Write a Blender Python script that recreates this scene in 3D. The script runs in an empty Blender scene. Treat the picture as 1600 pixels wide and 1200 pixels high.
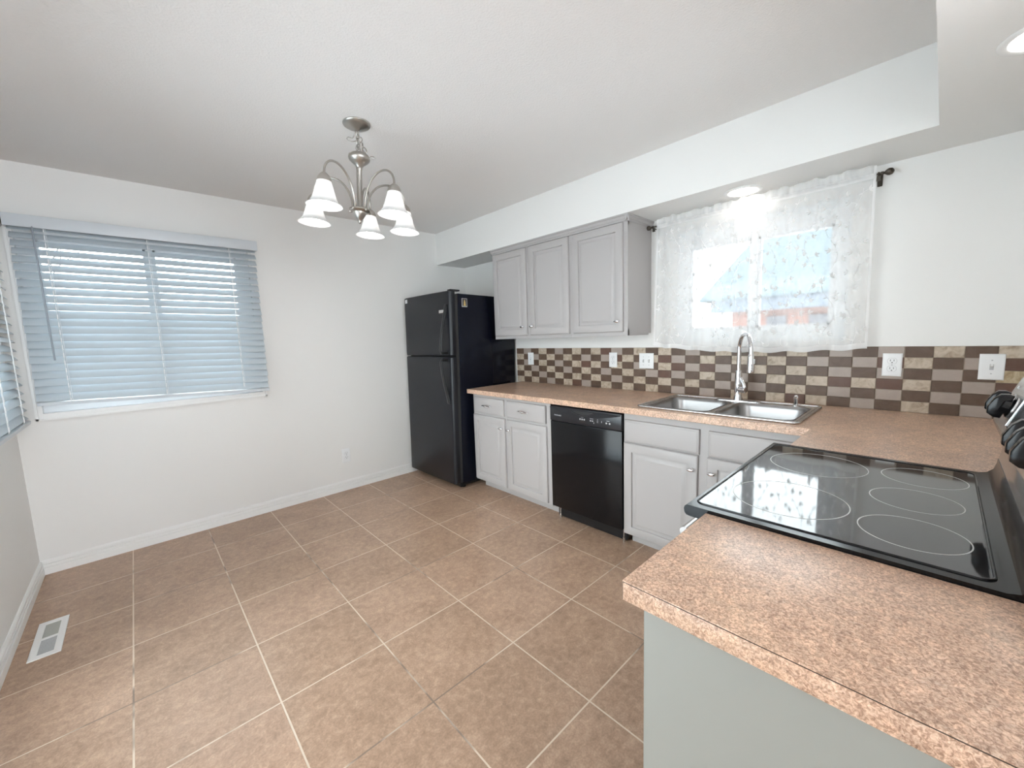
import bpy, bmesh, math, random
from mathutils import Vector, Matrix, Euler
random.seed(7)
SC = bpy.context.scene
COL = SC.collection
PI = math.pi

# ------------------------------------------------------------------ camera
cam_d = bpy.data.cameras.new('camera')
cam_d.sensor_width = 36.0
cam_d.lens = 36.0 * 628.48 / 1600.0
cam_d.clip_start = 0.02
cam = bpy.data.objects.new('camera', cam_d)
COL.objects.link(cam)
rt = Vector((0.7280214, -0.6846735, -0.0347426))
up = Vector((0.1047520, 0.0610150, 0.9926249))
fw = Vector((0.6775041, 0.7262915, -0.1161411))
m = Matrix.Identity(4)
for i in range(3):
    m[i][0], m[i][1], m[i][2] = rt[i], up[i], -fw[i]
m.translation = Vector((-2.78983, -3.70515, 1.35523))
cam.matrix_world = m
SC.camera = cam

# ------------------------------------------------------------------ sky, exposure
SC.view_settings.view_transform = 'Standard'
SC.view_settings.look = 'None'
SC.view_settings.exposure = 0.12
SC.view_settings.gamma = 1.0
SC.view_settings.use_curve_mapping = False
W = bpy.data.worlds.new('overcast_sky')
SC.world = W
W.use_nodes = True
bg = W.node_tree.nodes['Background']
bg.inputs['Color'].default_value = (0.90, 0.955, 1.0, 1)
bg.inputs['Strength'].default_value = 8.4
BULB_E = 22.0        # glowing chandelier bulbs
CAN_E = 14.0          # recessed lens emission

# ------------------------------------------------------------------ room constants
XW = -3.3406          # left wall
H = 2.4515            # ceiling
HS = 2.1343           # soffit underside
SD = 0.3545           # soffit depth
YC = -4.0             # wall behind the range
CT = 0.914            # counter top
CB = 0.876            # counter underside

# ------------------------------------------------------------------ node helpers
def new_mat(name):
    mt = bpy.data.materials.new(name)
    mt.use_nodes = True
    nt = mt.node_tree
    return mt, nt, nt.nodes['Principled BSDF']

def P(name, col, rough=0.5, metal=0.0, ior=None, coat=0.0, bump=None, aniso=0.0):
    mt, nt, b = new_mat(name)
    b.inputs['Base Color'].default_value = (*col, 1)
    b.inputs['Roughness'].default_value = rough
    b.inputs['Metallic'].default_value = metal
    if ior: b.inputs['IOR'].default_value = ior
    if coat: b.inputs['Coat Weight'].default_value = coat
    if aniso: b.inputs['Anisotropic'].default_value = aniso
    if bump:
        sc, st, dist = bump
        tc = nt.nodes.new('ShaderNodeTexCoord')
        nz = nt.nodes.new('ShaderNodeTexNoise')
        nz.inputs['Scale'].default_value = sc
        nz.inputs['Detail'].default_value = 3
        bp = nt.nodes.new('ShaderNodeBump')
        bp.inputs['Strength'].default_value = st
        bp.inputs['Distance'].default_value = dist
        nt.links.new(tc.outputs['Object'], nz.inputs['Vector'])
        nt.links.new(nz.outputs['Fac'], bp.inputs['Height'])
        nt.links.new(bp.outputs['Normal'], b.inputs['Normal'])
    return mt

def noise(nt, scale, detail=4, rough=0.6, vec=None, dist=0.0):
    n = nt.nodes.new('ShaderNodeTexNoise')
    n.inputs['Scale'].default_value = scale
    n.inputs['Detail'].default_value = detail
    n.inputs['Roughness'].default_value = rough
    n.inputs['Distortion'].default_value = dist
    if vec is not None: nt.links.new(vec, n.inputs['Vector'])
    return n

def ramp(nt, fac, stops):
    r = nt.nodes.new('ShaderNodeValToRGB')
    e = r.color_ramp.elements
    while len(e) > 1: e.remove(e[-1])
    e[0].position = stops[0][0]; e[0].color = (*stops[0][1], 1)
    for p, c in stops[1:]:
        k = e.new(p); k.color = (*c, 1)
    nt.links.new(fac, r.inputs['Fac'])
    return r

def mix(nt, fac, a, b, mode='MIX'):
    x = nt.nodes.new('ShaderNodeMix')
    x.data_type = 'RGBA'; x.blend_type = mode
    for sock, val in ((x.inputs['Factor'], fac), (x.inputs['A'], a), (x.inputs['B'], b)):
        if isinstance(val, (int, float)): sock.default_value = val
        elif isinstance(val, tuple): sock.default_value = (*val, 1)
        else: nt.links.new(val, sock)
    return x.outputs['Result']

def mathn(nt, op, a, b=None):
    x = nt.nodes.new('ShaderNodeMath'); x.operation = op
    for s, v in zip(x.inputs, (a, b)):
        if v is None: continue
        if isinstance(v, (int, float)): s.default_value = v
        else: nt.links.new(v, s)
    return x.outputs[0]

# ------------------------------------------------------------------ materials
M = {}
M['wall'] = P('wall_paint', (0.84, 0.825, 0.80), 0.55, bump=(160, 0.08, 0.004))
M['ceiling'] = P('ceiling_texture', (0.87, 0.845, 0.825), 0.7, bump=(120, 0.30, 0.006))
M['trim'] = P('trim_white', (0.89, 0.88, 0.86), 0.35)
M['vinyl'] = P('vinyl_white', (0.86, 0.87, 0.88), 0.35)
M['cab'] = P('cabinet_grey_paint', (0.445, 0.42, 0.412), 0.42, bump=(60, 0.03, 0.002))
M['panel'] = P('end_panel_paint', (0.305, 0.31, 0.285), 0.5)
M['plate'] = P('plate_plastic', (0.85, 0.85, 0.85), 0.3)
M['slot'] = P('slot_dark', (0.03, 0.03, 0.03), 0.5)
M['pgrey'] = P('plate_grey', (0.5, 0.5, 0.5), 0.4)
M['fridge'] = P('fridge_black', (0.010, 0.011, 0.015), 0.34, ior=1.42, bump=(900, 0.05, 0.001))
M['fridge_side'] = P('fridge_side_black', (0.005, 0.006, 0.012), 0.18, ior=1.3)
M['black'] = P('gloss_black', (0.006, 0.006, 0.007), 0.16, ior=1.36)
M['black_soft'] = P('satin_black', (0.010, 0.010, 0.011), 0.3)
M['dw_panel'] = P('panel_black', (0.016, 0.017, 0.021), 0.28)
M['glass_top'] = P('ceramic_glass', (0.012, 0.012, 0.013), 0.05, ior=2.0)
M['ring'] = P('burner_ring', (0.55, 0.55, 0.53), 0.35)
M['chrome'] = P('chrome', (0.82, 0.82, 0.84), 0.07, 1.0)
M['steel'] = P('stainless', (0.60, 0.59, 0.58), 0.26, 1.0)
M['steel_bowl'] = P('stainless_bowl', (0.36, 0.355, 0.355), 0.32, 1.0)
M['nickel'] = P('brushed_nickel', (0.46, 0.435, 0.40), 0.32, 1.0)
M['bronze'] = P('rod_bronze', (0.10, 0.085, 0.07), 0.35, 0.8)
M['silver_print'] = P('silver_print', (0.55, 0.56, 0.58), 0.4)
M['sticker'] = P('sticker_white', (0.8, 0.8, 0.8), 0.4)
M['gold'] = P('gold_print', (0.62, 0.46, 0.18), 0.35, 0.3)
M['cord'] = P('cord_white', (0.9, 0.9, 0.9), 0.6)
M['valance'] = P('blind_valance_white', (0.66, 0.69, 0.72), 0.4)
M['wand'] = P('wand_grey', (0.33, 0.36, 0.40), 0.25)
M['filter'] = P('vent_filter', (0.47, 0.47, 0.43), 0.9)
M['snow'] = P('snow', (0.70, 0.74, 0.78), 0.9)
M['siding'] = P('siding_pale', (0.10, 0.125, 0.145), 0.7)
M['fascia'] = P('fascia_blue', (0.07, 0.09, 0.12), 0.6)
M['bark'] = P('bark', (0.10, 0.09, 0.085), 0.9)
M['garage_win'] = P('garage_window', (0.05, 0.05, 0.065), 0.2)
M['seam'] = P('seam_dark', (0.05, 0.03, 0.02), 0.5)
M['grout'] = P('tile_grout', (0.34, 0.27, 0.21), 0.8)

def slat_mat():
    mt, nt, b = new_mat('blind_slat_daylight_tint')
    b.inputs['Base Color'].default_value = (0.545, 0.595, 0.63, 1)  # slats are white; bluish daylight tint is put into the base colour
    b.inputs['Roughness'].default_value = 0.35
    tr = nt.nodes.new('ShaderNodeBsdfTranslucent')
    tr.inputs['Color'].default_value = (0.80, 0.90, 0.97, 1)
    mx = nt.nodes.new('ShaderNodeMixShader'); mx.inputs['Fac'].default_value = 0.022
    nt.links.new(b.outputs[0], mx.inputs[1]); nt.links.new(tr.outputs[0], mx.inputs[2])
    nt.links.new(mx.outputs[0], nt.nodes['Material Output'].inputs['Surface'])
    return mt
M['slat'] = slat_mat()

def pane_mat():
    mt = bpy.data.materials.new('window_glass'); mt.use_nodes = True
    nt = mt.node_tree; nt.nodes.remove(nt.nodes['Principled BSDF'])
    tp = nt.nodes.new('ShaderNodeBsdfTransparent'); tp.inputs['Color'].default_value = (0.95, 0.975, 0.97, 1)
    gl = nt.nodes.new('ShaderNodeBsdfGlossy'); gl.inputs['Roughness'].default_value = 0.02
    fr = nt.nodes.new('ShaderNodeFresnel'); fr.inputs['IOR'].default_value = 1.45
    mx = nt.nodes.new('ShaderNodeMixShader')
    nt.links.new(fr.outputs[0], mx.inputs['Fac'])
    nt.links.new(tp.outputs[0], mx.inputs[1]); nt.links.new(gl.outputs[0], mx.inputs[2])
    nt.links.new(mx.outputs[0], nt.nodes['Material Output'].inputs['Surface'])
    return mt
M['pane'] = pane_mat()

def cloth_mat(name, clear, transl, col=(0.90, 0.885, 0.875)):
    mt = bpy.data.materials.new(name); mt.use_nodes = True
    nt = mt.node_tree; nt.nodes.remove(nt.nodes['Principled BSDF'])
    tp = nt.nodes.new('ShaderNodeBsdfTransparent')
    tl = nt.nodes.new('ShaderNodeBsdfTranslucent'); tl.inputs['Color'].default_value = (0.90, 0.90, 0.92, 1)
    df = nt.nodes.new('ShaderNodeBsdfDiffuse'); df.inputs['Color'].default_value = (*col, 1)
    m1 = nt.nodes.new('ShaderNodeMixShader'); m1.inputs['Fac'].default_value = transl
    m2 = nt.nodes.new('ShaderNodeMixShader'); m2.inputs['Fac'].default_value = clear
    nt.links.new(df.outputs[0], m1.inputs[1]); nt.links.new(tl.outputs[0], m1.inputs[2])
    nt.links.new(m1.outputs[0], m2.inputs[1]); nt.links.new(tp.outputs[0], m2.inputs[2])
    nt.links.new(m2.outputs[0], nt.nodes['Material Output'].inputs['Surface'])
    return mt
M['sheer'] = cloth_mat('sheer_voile', 0.60, 0.10)
M['thread'] = cloth_mat('embroidery_thread', 0.06, 0.04, (0.74, 0.725, 0.71))
M['hem'] = cloth_mat('sheer_hem', 0.25, 0.12)

def shade_mat():
    mt = bpy.data.materials.new('frosted_shade_glass'); mt.use_nodes = True
    nt = mt.node_tree; b = nt.nodes['Principled BSDF']
    b.inputs['Base Color'].default_value = (0.80, 0.80, 0.80, 1); b.inputs['Roughness'].default_value = 0.2
    tl = nt.nodes.new('ShaderNodeBsdfTranslucent'); tl.inputs['Color'].default_value = (0.60, 0.60, 0.595, 1)
    m1 = nt.nodes.new('ShaderNodeMixShader'); m1.inputs['Fac'].default_value = 0.35
    nt.links.new(b.outputs[0], m1.inputs[1]); nt.links.new(tl.outputs[0], m1.inputs[2])
    nt.links.new(m1.outputs[0], nt.nodes['Material Output'].inputs['Surface'])
    return mt
M['shade'] = shade_mat()

def emit(name, col, s):
    mt = bpy.data.materials.new(name); mt.use_nodes = True
    nt = mt.node_tree; nt.nodes.remove(nt.nodes['Principled BSDF'])
    e = nt.nodes.new('ShaderNodeEmission'); e.inputs['Color'].default_value = (*col, 1); e.inputs['Strength'].default_value = s
    nt.links.new(e.outputs[0], nt.nodes['Material Output'].inputs['Surface'])
    return mt
M['bulb'] = emit('bulb_glow', (1.0, 0.96, 0.91), BULB_E)
M['can'] = emit('recessed_glow', (1.0, 0.95, 0.90), CAN_E)

def floor_mat():
    mt, nt, b = new_mat('floor_ceramic_tile')
    tc = nt.nodes.new('ShaderNodeTexCoord')
    mp = nt.nodes.new('ShaderNodeMapping')
    s = 0.4137
    mp.inputs['Location'].default_value = (2.9307 + 10 * s, 0.4055 + 20 * s, 0)
    nt.links.new(tc.outputs['Object'], mp.inputs['Vector'])
    br = nt.nodes.new('ShaderNodeTexBrick')
    br.offset = 0.0; br.squash = 1.0
    br.inputs['Scale'].default_value = 1.0
    br.inputs['Brick Width'].default_value = s
    br.inputs['Row Height'].default_value = s
    br.inputs['Mortar Size'].default_value = 0.0034
    br.inputs['Mortar Smooth'].default_value = 0.25
    br.inputs['Bias'].default_value = 0.0
    br.inputs['Color1'].default_value = (0, 0, 0, 1)
    br.inputs['Color2'].default_value = (1, 1, 1, 1)
    nt.links.new(mp.outputs[0], br.inputs['Vector'])
    n1 = noise(nt, 5.5, 6, 0.62, tc.outputs['Object'], 0.4)
    n2 = noise(nt, 34, 6, 0.7, tc.outputs['Object'], 0.5)
    n3 = noise(nt, 150, 3, 0.6, tc.outputs['Object'])
    c1 = ramp(nt, n1.outputs['Fac'], [(0.30, (0.364, 0.237, 0.160)), (0.52, (0.495, 0.331, 0.229)), (0.72, (0.628, 0.436, 0.313))])
    c2 = ramp(nt, n2.outputs['Fac'], [(0.30, (0.282, 0.178, 0.120)), (0.52, (0.495, 0.331, 0.232)), (0.74, (0.763, 0.545, 0.391))])
    c3 = ramp(nt, n3.outputs['Fac'], [(0.35, (0.75, 0.75, 0.75)), (0.65, (1.12, 1.12, 1.12))])
    c = mix(nt, 0.5, c1.outputs[0], c2.outputs[0])
    c = mix(nt, 0.6, c, c3.outputs[0], 'MULTIPLY')
    tv = ramp(nt, br.outputs['Color'], [(0.0, (0.93, 0.92, 0.91)), (1.0, (1.06, 1.05, 1.06))])
    c = mix(nt, 1.0, c, tv.outputs[0], 'MULTIPLY')
    gn = noise(nt, 2.2, 3, 0.6, tc.outputs['Object'])
    g = ramp(nt, gn.outputs['Fac'], [(0.38, (0.26, 0.19, 0.145)), (0.46, (0.74, 0.61, 0.49))])
    c = mix(nt, br.outputs['Fac'], c, g.outputs[0])
    nt.links.new(c, b.inputs['Base Color'])
    rr = ramp(nt, n2.outputs['Fac'], [(0.3, (0.28, 0.28, 0.28)), (0.7, (0.42, 0.42, 0.42))])
    nt.links.new(rr.outputs[0], b.inputs['Roughness'])
    hgt = mathn(nt, 'SUBTRACT', mathn(nt, 'MULTIPLY', n2.outputs['Fac'], 0.35), br.outputs['Fac'])
    bp = nt.nodes.new('ShaderNodeBump'); bp.inputs['Strength'].default_value = 0.35; bp.inputs['Distance'].default_value = 0.003
    nt.links.new(hgt, bp.inputs['Height']); nt.links.new(bp.outputs[0], b.inputs['Normal'])
    return mt
M['floor'] = floor_mat()

def counter_mat():
    mt, nt, b = new_mat('laminate_counter')
    tc = nt.nodes.new('ShaderNodeTexCoord')
    n1 = noise(nt, 7, 4, 0.6, tc.outputs['Object'], 0.6)
    n2 = noise(nt, 210, 4, 0.7, tc.outputs['Object'], 0.8)
    n3 = noise(nt, 45, 4, 0.7, tc.outputs['Object'], 0.6)
    c1 = ramp(nt, n1.outputs['Fac'], [(0.32, (0.410, 0.241, 0.155)), (0.52, (0.610, 0.374, 0.246)), (0.70, (0.782, 0.517, 0.336))])
    c2 = ramp(nt, n2.outputs['Fac'], [(0.32, (0.10, 0.06, 0.045)), (0.43, (0.32, 0.20, 0.145)), (0.52, (0.62, 0.44, 0.33)), (0.68, (0.90, 0.74, 0.60))])
    c3 = ramp(nt, n3.outputs['Fac'], [(0.35, (0.84, 0.83, 0.83)), (0.65, (1.32, 1.31, 1.30))])
    c = mix(nt, 0.62, c1.outputs[0], c2.outputs[0])
    c = mix(nt, 0.8, c, c3.outputs[0], 'MULTIPLY')
    nt.links.new(c, b.inputs['Base Color'])
    b.inputs['Roughness'].default_value = 0.30
    bp = nt.nodes.new('ShaderNodeBump'); bp.inputs['Strength'].default_value = 0.12; bp.inputs['Distance'].default_value = 0.001
    nt.links.new(n2.outputs['Fac'], bp.inputs['Height']); nt.links.new(bp.outputs[0], b.inputs['Normal'])
    return mt
M['counter'] = counter_mat()

def stone_mat(name, stops, scale, rough):
    mt, nt, b = new_mat(name)
    tc = nt.nodes.new('ShaderNodeTexCoord')
    n = noise(nt, scale, 5, 0.65, tc.outputs['Object'], 1.2)
    r = ramp(nt, n.outputs['Fac'], stops)
    nt.links.new(r.outputs[0], b.inputs['Base Color']); b.inputs['Roughness'].default_value = rough; b.inputs['IOR'].default_value = 1.36
    return mt
M['tile_brown'] = stone_mat('tile_brown', [(0.3, (0.100, 0.062, 0.043)), (0.7, (0.150, 0.098, 0.070))], 14, 0.38)
M['tile_umber'] = stone_mat('tile_umber', [(0.3, (0.120, 0.062, 0.045)), (0.7, (0.155, 0.090, 0.066))], 14, 0.38)
M['tile_taupe'] = stone_mat('tile_taupe', [(0.3, (0.36, 0.295, 0.255)), (0.7, (0.42, 0.345, 0.30))], 10, 0.36)
M['tile_travertine'] = stone_mat('tile_travertine', [(0.28, (0.27, 0.20, 0.14)), (0.46, (0.47, 0.38, 0.29)), (0.62, (0.58, 0.49, 0.40)), (0.8, (0.40, 0.31, 0.22))], 22, 0.4)
M['tile_gold'] = stone_mat('tile_gold', [(0.28, (0.30, 0.21, 0.12)), (0.5, (0.50, 0.40, 0.26)), (0.7, (0.60, 0.51, 0.37))], 26, 0.4)

def shingle_mat():
    mt, nt, b = new_mat('roof_shingle')
    tc = nt.nodes.new('ShaderNodeTexCoord')
    mp = nt.nodes.new('ShaderNodeMapping'); nt.links.new(tc.outputs['UV'], mp.inputs['Vector'])
    br = nt.nodes.new('ShaderNodeTexBrick'); br.offset = 0.5
    br.inputs['Scale'].default_value = 1.0; br.inputs['Brick Width'].default_value = 0.33; br.inputs['Row Height'].default_value = 0.14
    br.inputs['Mortar Size'].default_value = 0.012
    br.inputs['Color1'].default_value = (0.066, 0.096, 0.110, 1); br.inputs['Color2'].default_value = (0.080, 0.110, 0.124, 1)
    br.inputs['Mortar'].default_value = (0.030, 0.048, 0.058, 1)
    nt.links.new(mp.outputs[0], br.inputs['Vector']); nt.links.new(br.outputs['Color'], b.inputs['Base Color'])
    b.inputs['Roughness'].default_value = 0.9
    return mt
M['shingle'] = shingle_mat()

def brick_mat():
    mt, nt, b = new_mat('red_brick')
    tc = nt.nodes.new('ShaderNodeTexCoord')
    sx = nt.nodes.new('ShaderNodeSeparateXYZ'); nt.links.new(tc.outputs['Object'], sx.inputs[0])
    cx = nt.nodes.new('ShaderNodeCombineXYZ')
    nt.links.new(sx.outputs['Y'], cx.inputs['X']); nt.links.new(sx.outputs['Z'], cx.inputs['Y'])
    br = nt.nodes.new('ShaderNodeTexBrick')
    br.inputs['Scale'].default_value = 1.0; br.inputs['Brick Width'].default_value = 0.2; br.inputs['Row Height'].default_value = 0.07
    br.inputs['Mortar Size'].default_value = 0.008
    br.inputs['Color1'].default_value = (0.20, 0.055, 0.032, 1); br.inputs['Color2'].default_value = (0.24, 0.075, 0.045, 1)
    br.inputs['Mortar'].default_value = (0.20, 0.11, 0.085, 1)
    nt.links.new(cx.outputs[0], br.inputs['Vector']); nt.links.new(br.outputs['Color'], b.inputs['Base Color'])
    b.inputs['Roughness'].default_value = 0.9
    return mt
M['brick'] = brick_mat()

# ------------------------------------------------------------------ mesh helpers
OFF = {}

class MB:
    """collects shapes; build() links them as one mesh object"""
    def __init__(s): s.v = []; s.f = []; s.mi = []
    def add(s, vs, fs, mi=0):
        n = len(s.v)
        s.v += [tuple(v) for v in vs]
        for f in fs:
            s.f.append(tuple(n + i for i in f)); s.mi.append(mi)
        return s
    def box(s, x0, x1, y0, y1, z0, z1, mi=0):
        x0, x1 = min(x0, x1), max(x0, x1); y0, y1 = min(y0, y1), max(y0, y1); z0, z1 = min(z0, z1), max(z0, z1)
        vs = [(x, y, z) for z in (z0, z1) for y in (y0, y1) for x in (x0, x1)]
        return s.add(vs, [(0, 2, 3, 1), (4, 5, 7, 6), (0, 1, 5, 4), (2, 6, 7, 3), (0, 4, 6, 2), (1, 3, 7, 5)], mi)
    def rbox(s, x0, x1, y0, y1, z0, z1, r=0.004, seg=2, mi=0, edges=None):
        bm = bmesh.new(); bmesh.ops.create_cube(bm, size=1)
        for v in bm.verts:
            v.co = Vector(((x0 + x1) / 2 + v.co.x * abs(x1 - x0), (y0 + y1) / 2 + v.co.y * abs(y1 - y0), (z0 + z1) / 2 + v.co.z * abs(z1 - z0)))
        eds = [e for e in bm.edges if edges is None or edges((e.verts[0].co + e.verts[1].co) / 2, (e.verts[1].co - e.verts[0].co))]
        bmesh.ops.bevel(bm, geom=eds, offset=r, segments=seg, profile=0.5, affect='EDGES')
        bm.verts.index_update()
        s.add([v.co.copy() for v in bm.verts], [[v.index for v in f.verts] for f in bm.faces], mi)
        bm.free(); return s
    def tube(s, pts, r, n=10, closed=False, mi=0, squash=None):
        pts = [Vector(p) for p in pts]; L = len(pts)
        rad = r if isinstance(r, (list, tuple)) else [r] * L
        tg = []
        for i in range(L):
            a = pts[(i - 1) % L] if (closed or i > 0) else pts[i]
            b = pts[(i + 1) % L] if (closed or i < L - 1) else pts[i]
            tg.append((b - a).normalized())
        ref = Vector((0, 0, 1)) if abs(tg[0].z) < 0.9 else Vector((1, 0, 0))
        u = tg[0].cross(ref).normalized(); vs = []
        for i in range(L):
            u = (u - tg[i] * u.dot(tg[i])).normalized(); w = tg[i].cross(u)
            for k in range(n):
                a = 2 * PI * k / n
                vs.append(pts[i] + (u * math.cos(a) * (squash or 1) + w * math.sin(a)) * rad[i])
        fs = []
        for i in range(L if closed else L - 1):
            j = (i + 1) % L
            for k in range(n):
                fs.append((i * n + k, i * n + (k + 1) % n, j * n + (k + 1) % n, j * n + k))
        if not closed:
            fs.append(tuple(range(n - 1, -1, -1))); fs.append(tuple((L - 1) * n + k for k in range(n)))
        return s.add(vs, fs, mi)
    def lathe(s, prof, c=(0, 0, 0), n=32, rot=None, mi=0, close=True):
        vs = []; fs = []; c = Vector(c); L = len(prof)
        for (r, z) in prof:
            for k in range(n):
                a = 2 * PI * k / n
                p = Vector((max(r, 1e-4) * math.cos(a), max(r, 1e-4) * math.sin(a), z))
                if rot is not None: p = rot @ p
                vs.append(c + p)
        for i in range(L - 1):
            for k in range(n):
                fs.append((i * n + k, i * n + (k + 1) % n, (i + 1) * n + (k + 1) % n, (i + 1) * n + k))
        if close:
            fs.append(tuple(range(n - 1, -1, -1))); fs.append(tuple((L - 1) * n + k for k in range(n)))
        return s.add(vs, fs, mi)
    def prism(s, poly, w0, w1, fn, mi=0):
        """polygon (u,v) extruded from w0 to w1; fn(u,v,w)->xyz"""
        n = len(poly)
        vs = [fn(u, v, w0) for u, v in poly] + [fn(u, v, w1) for u, v in poly]
        fs = [tuple(range(n - 1, -1, -1)), tuple(range(n, 2 * n))] + [(i, (i + 1) % n, n + (i + 1) % n, n + i) for i in range(n)]
        return s.add(vs, fs, mi)
    def loops(s, rings, cap0=True, cap1=True, mi=0):
        n = len(rings[0]); vs = [p for r in rings for p in r]; fs = []
        for i in range(len(rings) - 1):
            for k in range(n):
                fs.append((i * n + k, i * n + (k + 1) % n, (i + 1) * n + (k + 1) % n, (i + 1) * n + k))
        if cap0: fs.append(tuple(range(n - 1, -1, -1)))
        if cap1: fs.append(tuple((len(rings) - 1) * n + k for k in range(n)))
        return s.add(vs, fs, mi)
    def ball(s, c, r, n=16, mi=0, sc=(1, 1, 1)):
        c = Vector(c); vs = []; fs = []; m_ = n // 2
        for i in range(1, m_):
            t = PI * i / m_
            for k in range(n):
                a = 2 * PI * k / n
                vs.append(c + Vector((r * math.sin(t) * math.cos(a) * sc[0], r * math.sin(t) * math.sin(a) * sc[1], r * math.cos(t) * sc[2])))
        t0 = len(vs); vs.append(c + Vector((0, 0, r * sc[2]))); vs.append(c - Vector((0, 0, r * sc[2])))
        for i in range(m_ - 2):
            for k in range(n):
                fs.append((i * n + k, (i + 1) * n + k, (i + 1) * n + (k + 1) % n, i * n + (k + 1) % n))
        for k in range(n):
            fs.append((t0, k, (k + 1) % n)); fs.append((t0 + 1, (m_ - 2) * n + (k + 1) % n, (m_ - 2) * n + k))
        return s.add(vs, fs, mi)
    def build(s, name, mats, parent=None, ang=40, normals=True):
        me = bpy.data.meshes.new(name)
        o = bpy.data.objects.new(name, me)
        off = OFF.get(parent.name, Vector((0, 0, 0))) if parent else Vector((0, 0, 0))
        me.from_pydata([tuple(Vector(v) - off) for v in s.v], [], s.f)
        if not isinstance(mats, (list, tuple)): mats = [mats]
        for mt in mats: me.materials.append(mt)
        me.polygons.foreach_set('material_index', s.mi)
        if normals:
            bm = bmesh.new(); bm.from_mesh(me)
            bmesh.ops.recalc_face_normals(bm, faces=bm.faces[:]); bm.to_mesh(me); bm.free()
        me.polygons.foreach_set('use_smooth', [True] * len(me.polygons))
        me.set_sharp_from_angle(angle=math.radians(ang))
        me.update()
        COL.objects.link(o)
        if parent:
            o.parent = parent; OFF[o.name] = off
        return o

def tag(o, label, cat, group=None):
    o['label'] = label; o['category'] = cat
    if group: o['group'] = group
    return o

def thing(name, label, cat, loc, group=None, rot=(0, 0, 0), local=False):
    o = bpy.data.objects.new(name, None)
    o.empty_display_size = 0.1
    COL.objects.link(o)
    o.location = loc; o.rotation_euler = rot
    OFF[o.name] = Vector((0, 0, 0)) if local else Vector(loc)
    return tag(o, label, cat, group)

def struct(o):
    o['kind'] = 'structure'
    return o

def text_mesh(name, txt, size, mat, parent, mtx, extr=0.0004):
    cu = bpy.data.curves.new(name, 'FONT'); cu.body = txt; cu.size = size; cu.extrude = extr
    cu.align_x = 'CENTER'; cu.align_y = 'CENTER'
    t = bpy.data.objects.new('lettering_source', cu); COL.objects.link(t)
    bpy.context.view_layer.update()
    me = bpy.data.meshes.new_from_object(t.evaluated_get(bpy.context.evaluated_depsgraph_get()))
    bpy.data.objects.remove(t); bpy.data.curves.remove(cu)
    me.name = name
    off = OFF.get(parent.name, Vector((0, 0, 0)))
    me.transform(Matrix.Translation(-off) @ mtx)
    me.materials.clear(); me.materials.append(mat)
    o = bpy.data.objects.new(name, me); COL.objects.link(o); o.parent = parent; OFF[o.name] = off
    return o

def wall_box(axis, w0, w1, a0, a1, z0, z1, holes):
    """solid wall with rectangular openings; axis 'x' -> thickness along x, a runs along y"""
    As = sorted({a0, a1, *[h[0] for h in holes], *[h[1] for h in holes]})
    Zs = sorted({z0, z1, *[h[2] for h in holes], *[h[3] for h in holes]})
    full = {}
    for i in range(len(As) - 1):
        for j in range(len(Zs) - 1):
            ca, cz = (As[i] + As[i + 1]) / 2, (Zs[j] + Zs[j + 1]) / 2
            full[i, j] = not any(h[0] < ca < h[1] and h[2] < cz < h[3] for h in holes)
    return grid_solid(As, Zs, full, w0, w1, (lambda a, z, w: (w, a, z)) if axis == 'x' else (lambda a, z, w: (a, w, z)))

def grid_solid(As, Bs, full, w0, w1, fn):
    mb = MB(); idx = {}
    def vid(i, j, k):
        if (i, j, k) not in idx:
            idx[i, j, k] = len(mb.v); mb.v.append(fn(As[i], Bs[j], w1 if k else w0))
        return idx[i, j, k]
    g = lambda i, j: full.get((i, j), False)
    def quad(*q): mb.f.append(tuple(vid(*t) for t in q)); mb.mi.append(0)
    for (i, j), ok in full.items():
        if not ok: continue
        for k in (0, 1): quad((i, j, k), (i + 1, j, k), (i + 1, j + 1, k), (i, j + 1, k))
        if not g(i - 1, j): quad((i, j, 0), (i, j + 1, 0), (i, j + 1, 1), (i, j, 1))
        if not g(i + 1, j): quad((i + 1, j, 0), (i + 1, j + 1, 0), (i + 1, j + 1, 1), (i + 1, j, 1))
        if not g(i, j - 1): quad((i, j, 0), (i + 1, j, 0), (i + 1, j, 1), (i, j, 1))
        if not g(i, j + 1): quad((i, j + 1, 0), (i + 1, j + 1, 0), (i + 1, j + 1, 1), (i, j + 1, 1))
    return mb

# ================================================================== ROOM SHELL
YE = -6.2      # unseen adjoining room behind the camera, far end left open for daylight
T = 0.14
W1 = (-3.225, -2.07, 0.975, 2.085)                 # rear window opening x0,x1,z0,z1
W2 = (-1.02, -0.14, 0.975, 2.085)                  # left window opening y0,y1,z0,z1
W3 = (-3.345, -2.405, 1.275, 2.03)                 # sink window opening y0,y1,z0,z1
W4 = (-5.9, -4.5, 0.3, 2.1)  # unseen window of the adjoining room, added for more daylight
W5 = (-3.05, -1.20, 0.04, 2.08)                    # unseen glazed patio door, added beside the camera to bring in daylight

struct(MB().box(XW - T, T, YE, T, -0.12, 0).build('floor', M['floor']))
struct(MB().box(XW - T, T, YE, T, H, H + 0.12).build('ceiling', M['ceiling']))
struct(wall_box('y', 0, T, XW - T, T, 0, H, [W1]).build('wall_rear', M['wall']))
struct(wall_box('x', XW - T, XW, YE, 0, 0, H, [W2, W4, W5]).build('wall_left', M['wall']))
struct(wall_box('x', 0, T, YE, 0, 0, H, [W3]).build('wall_right', M['wall']))
# half wall behind the range, opening above it added to let daylight through under the soffit
struct(wall_box('y', YC - T, YC, -2.26, 0, 0, HS, [(-2.3, -1.25, 1.2, HS + 0.1)]).build('wall_front', M['wall']))
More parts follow.
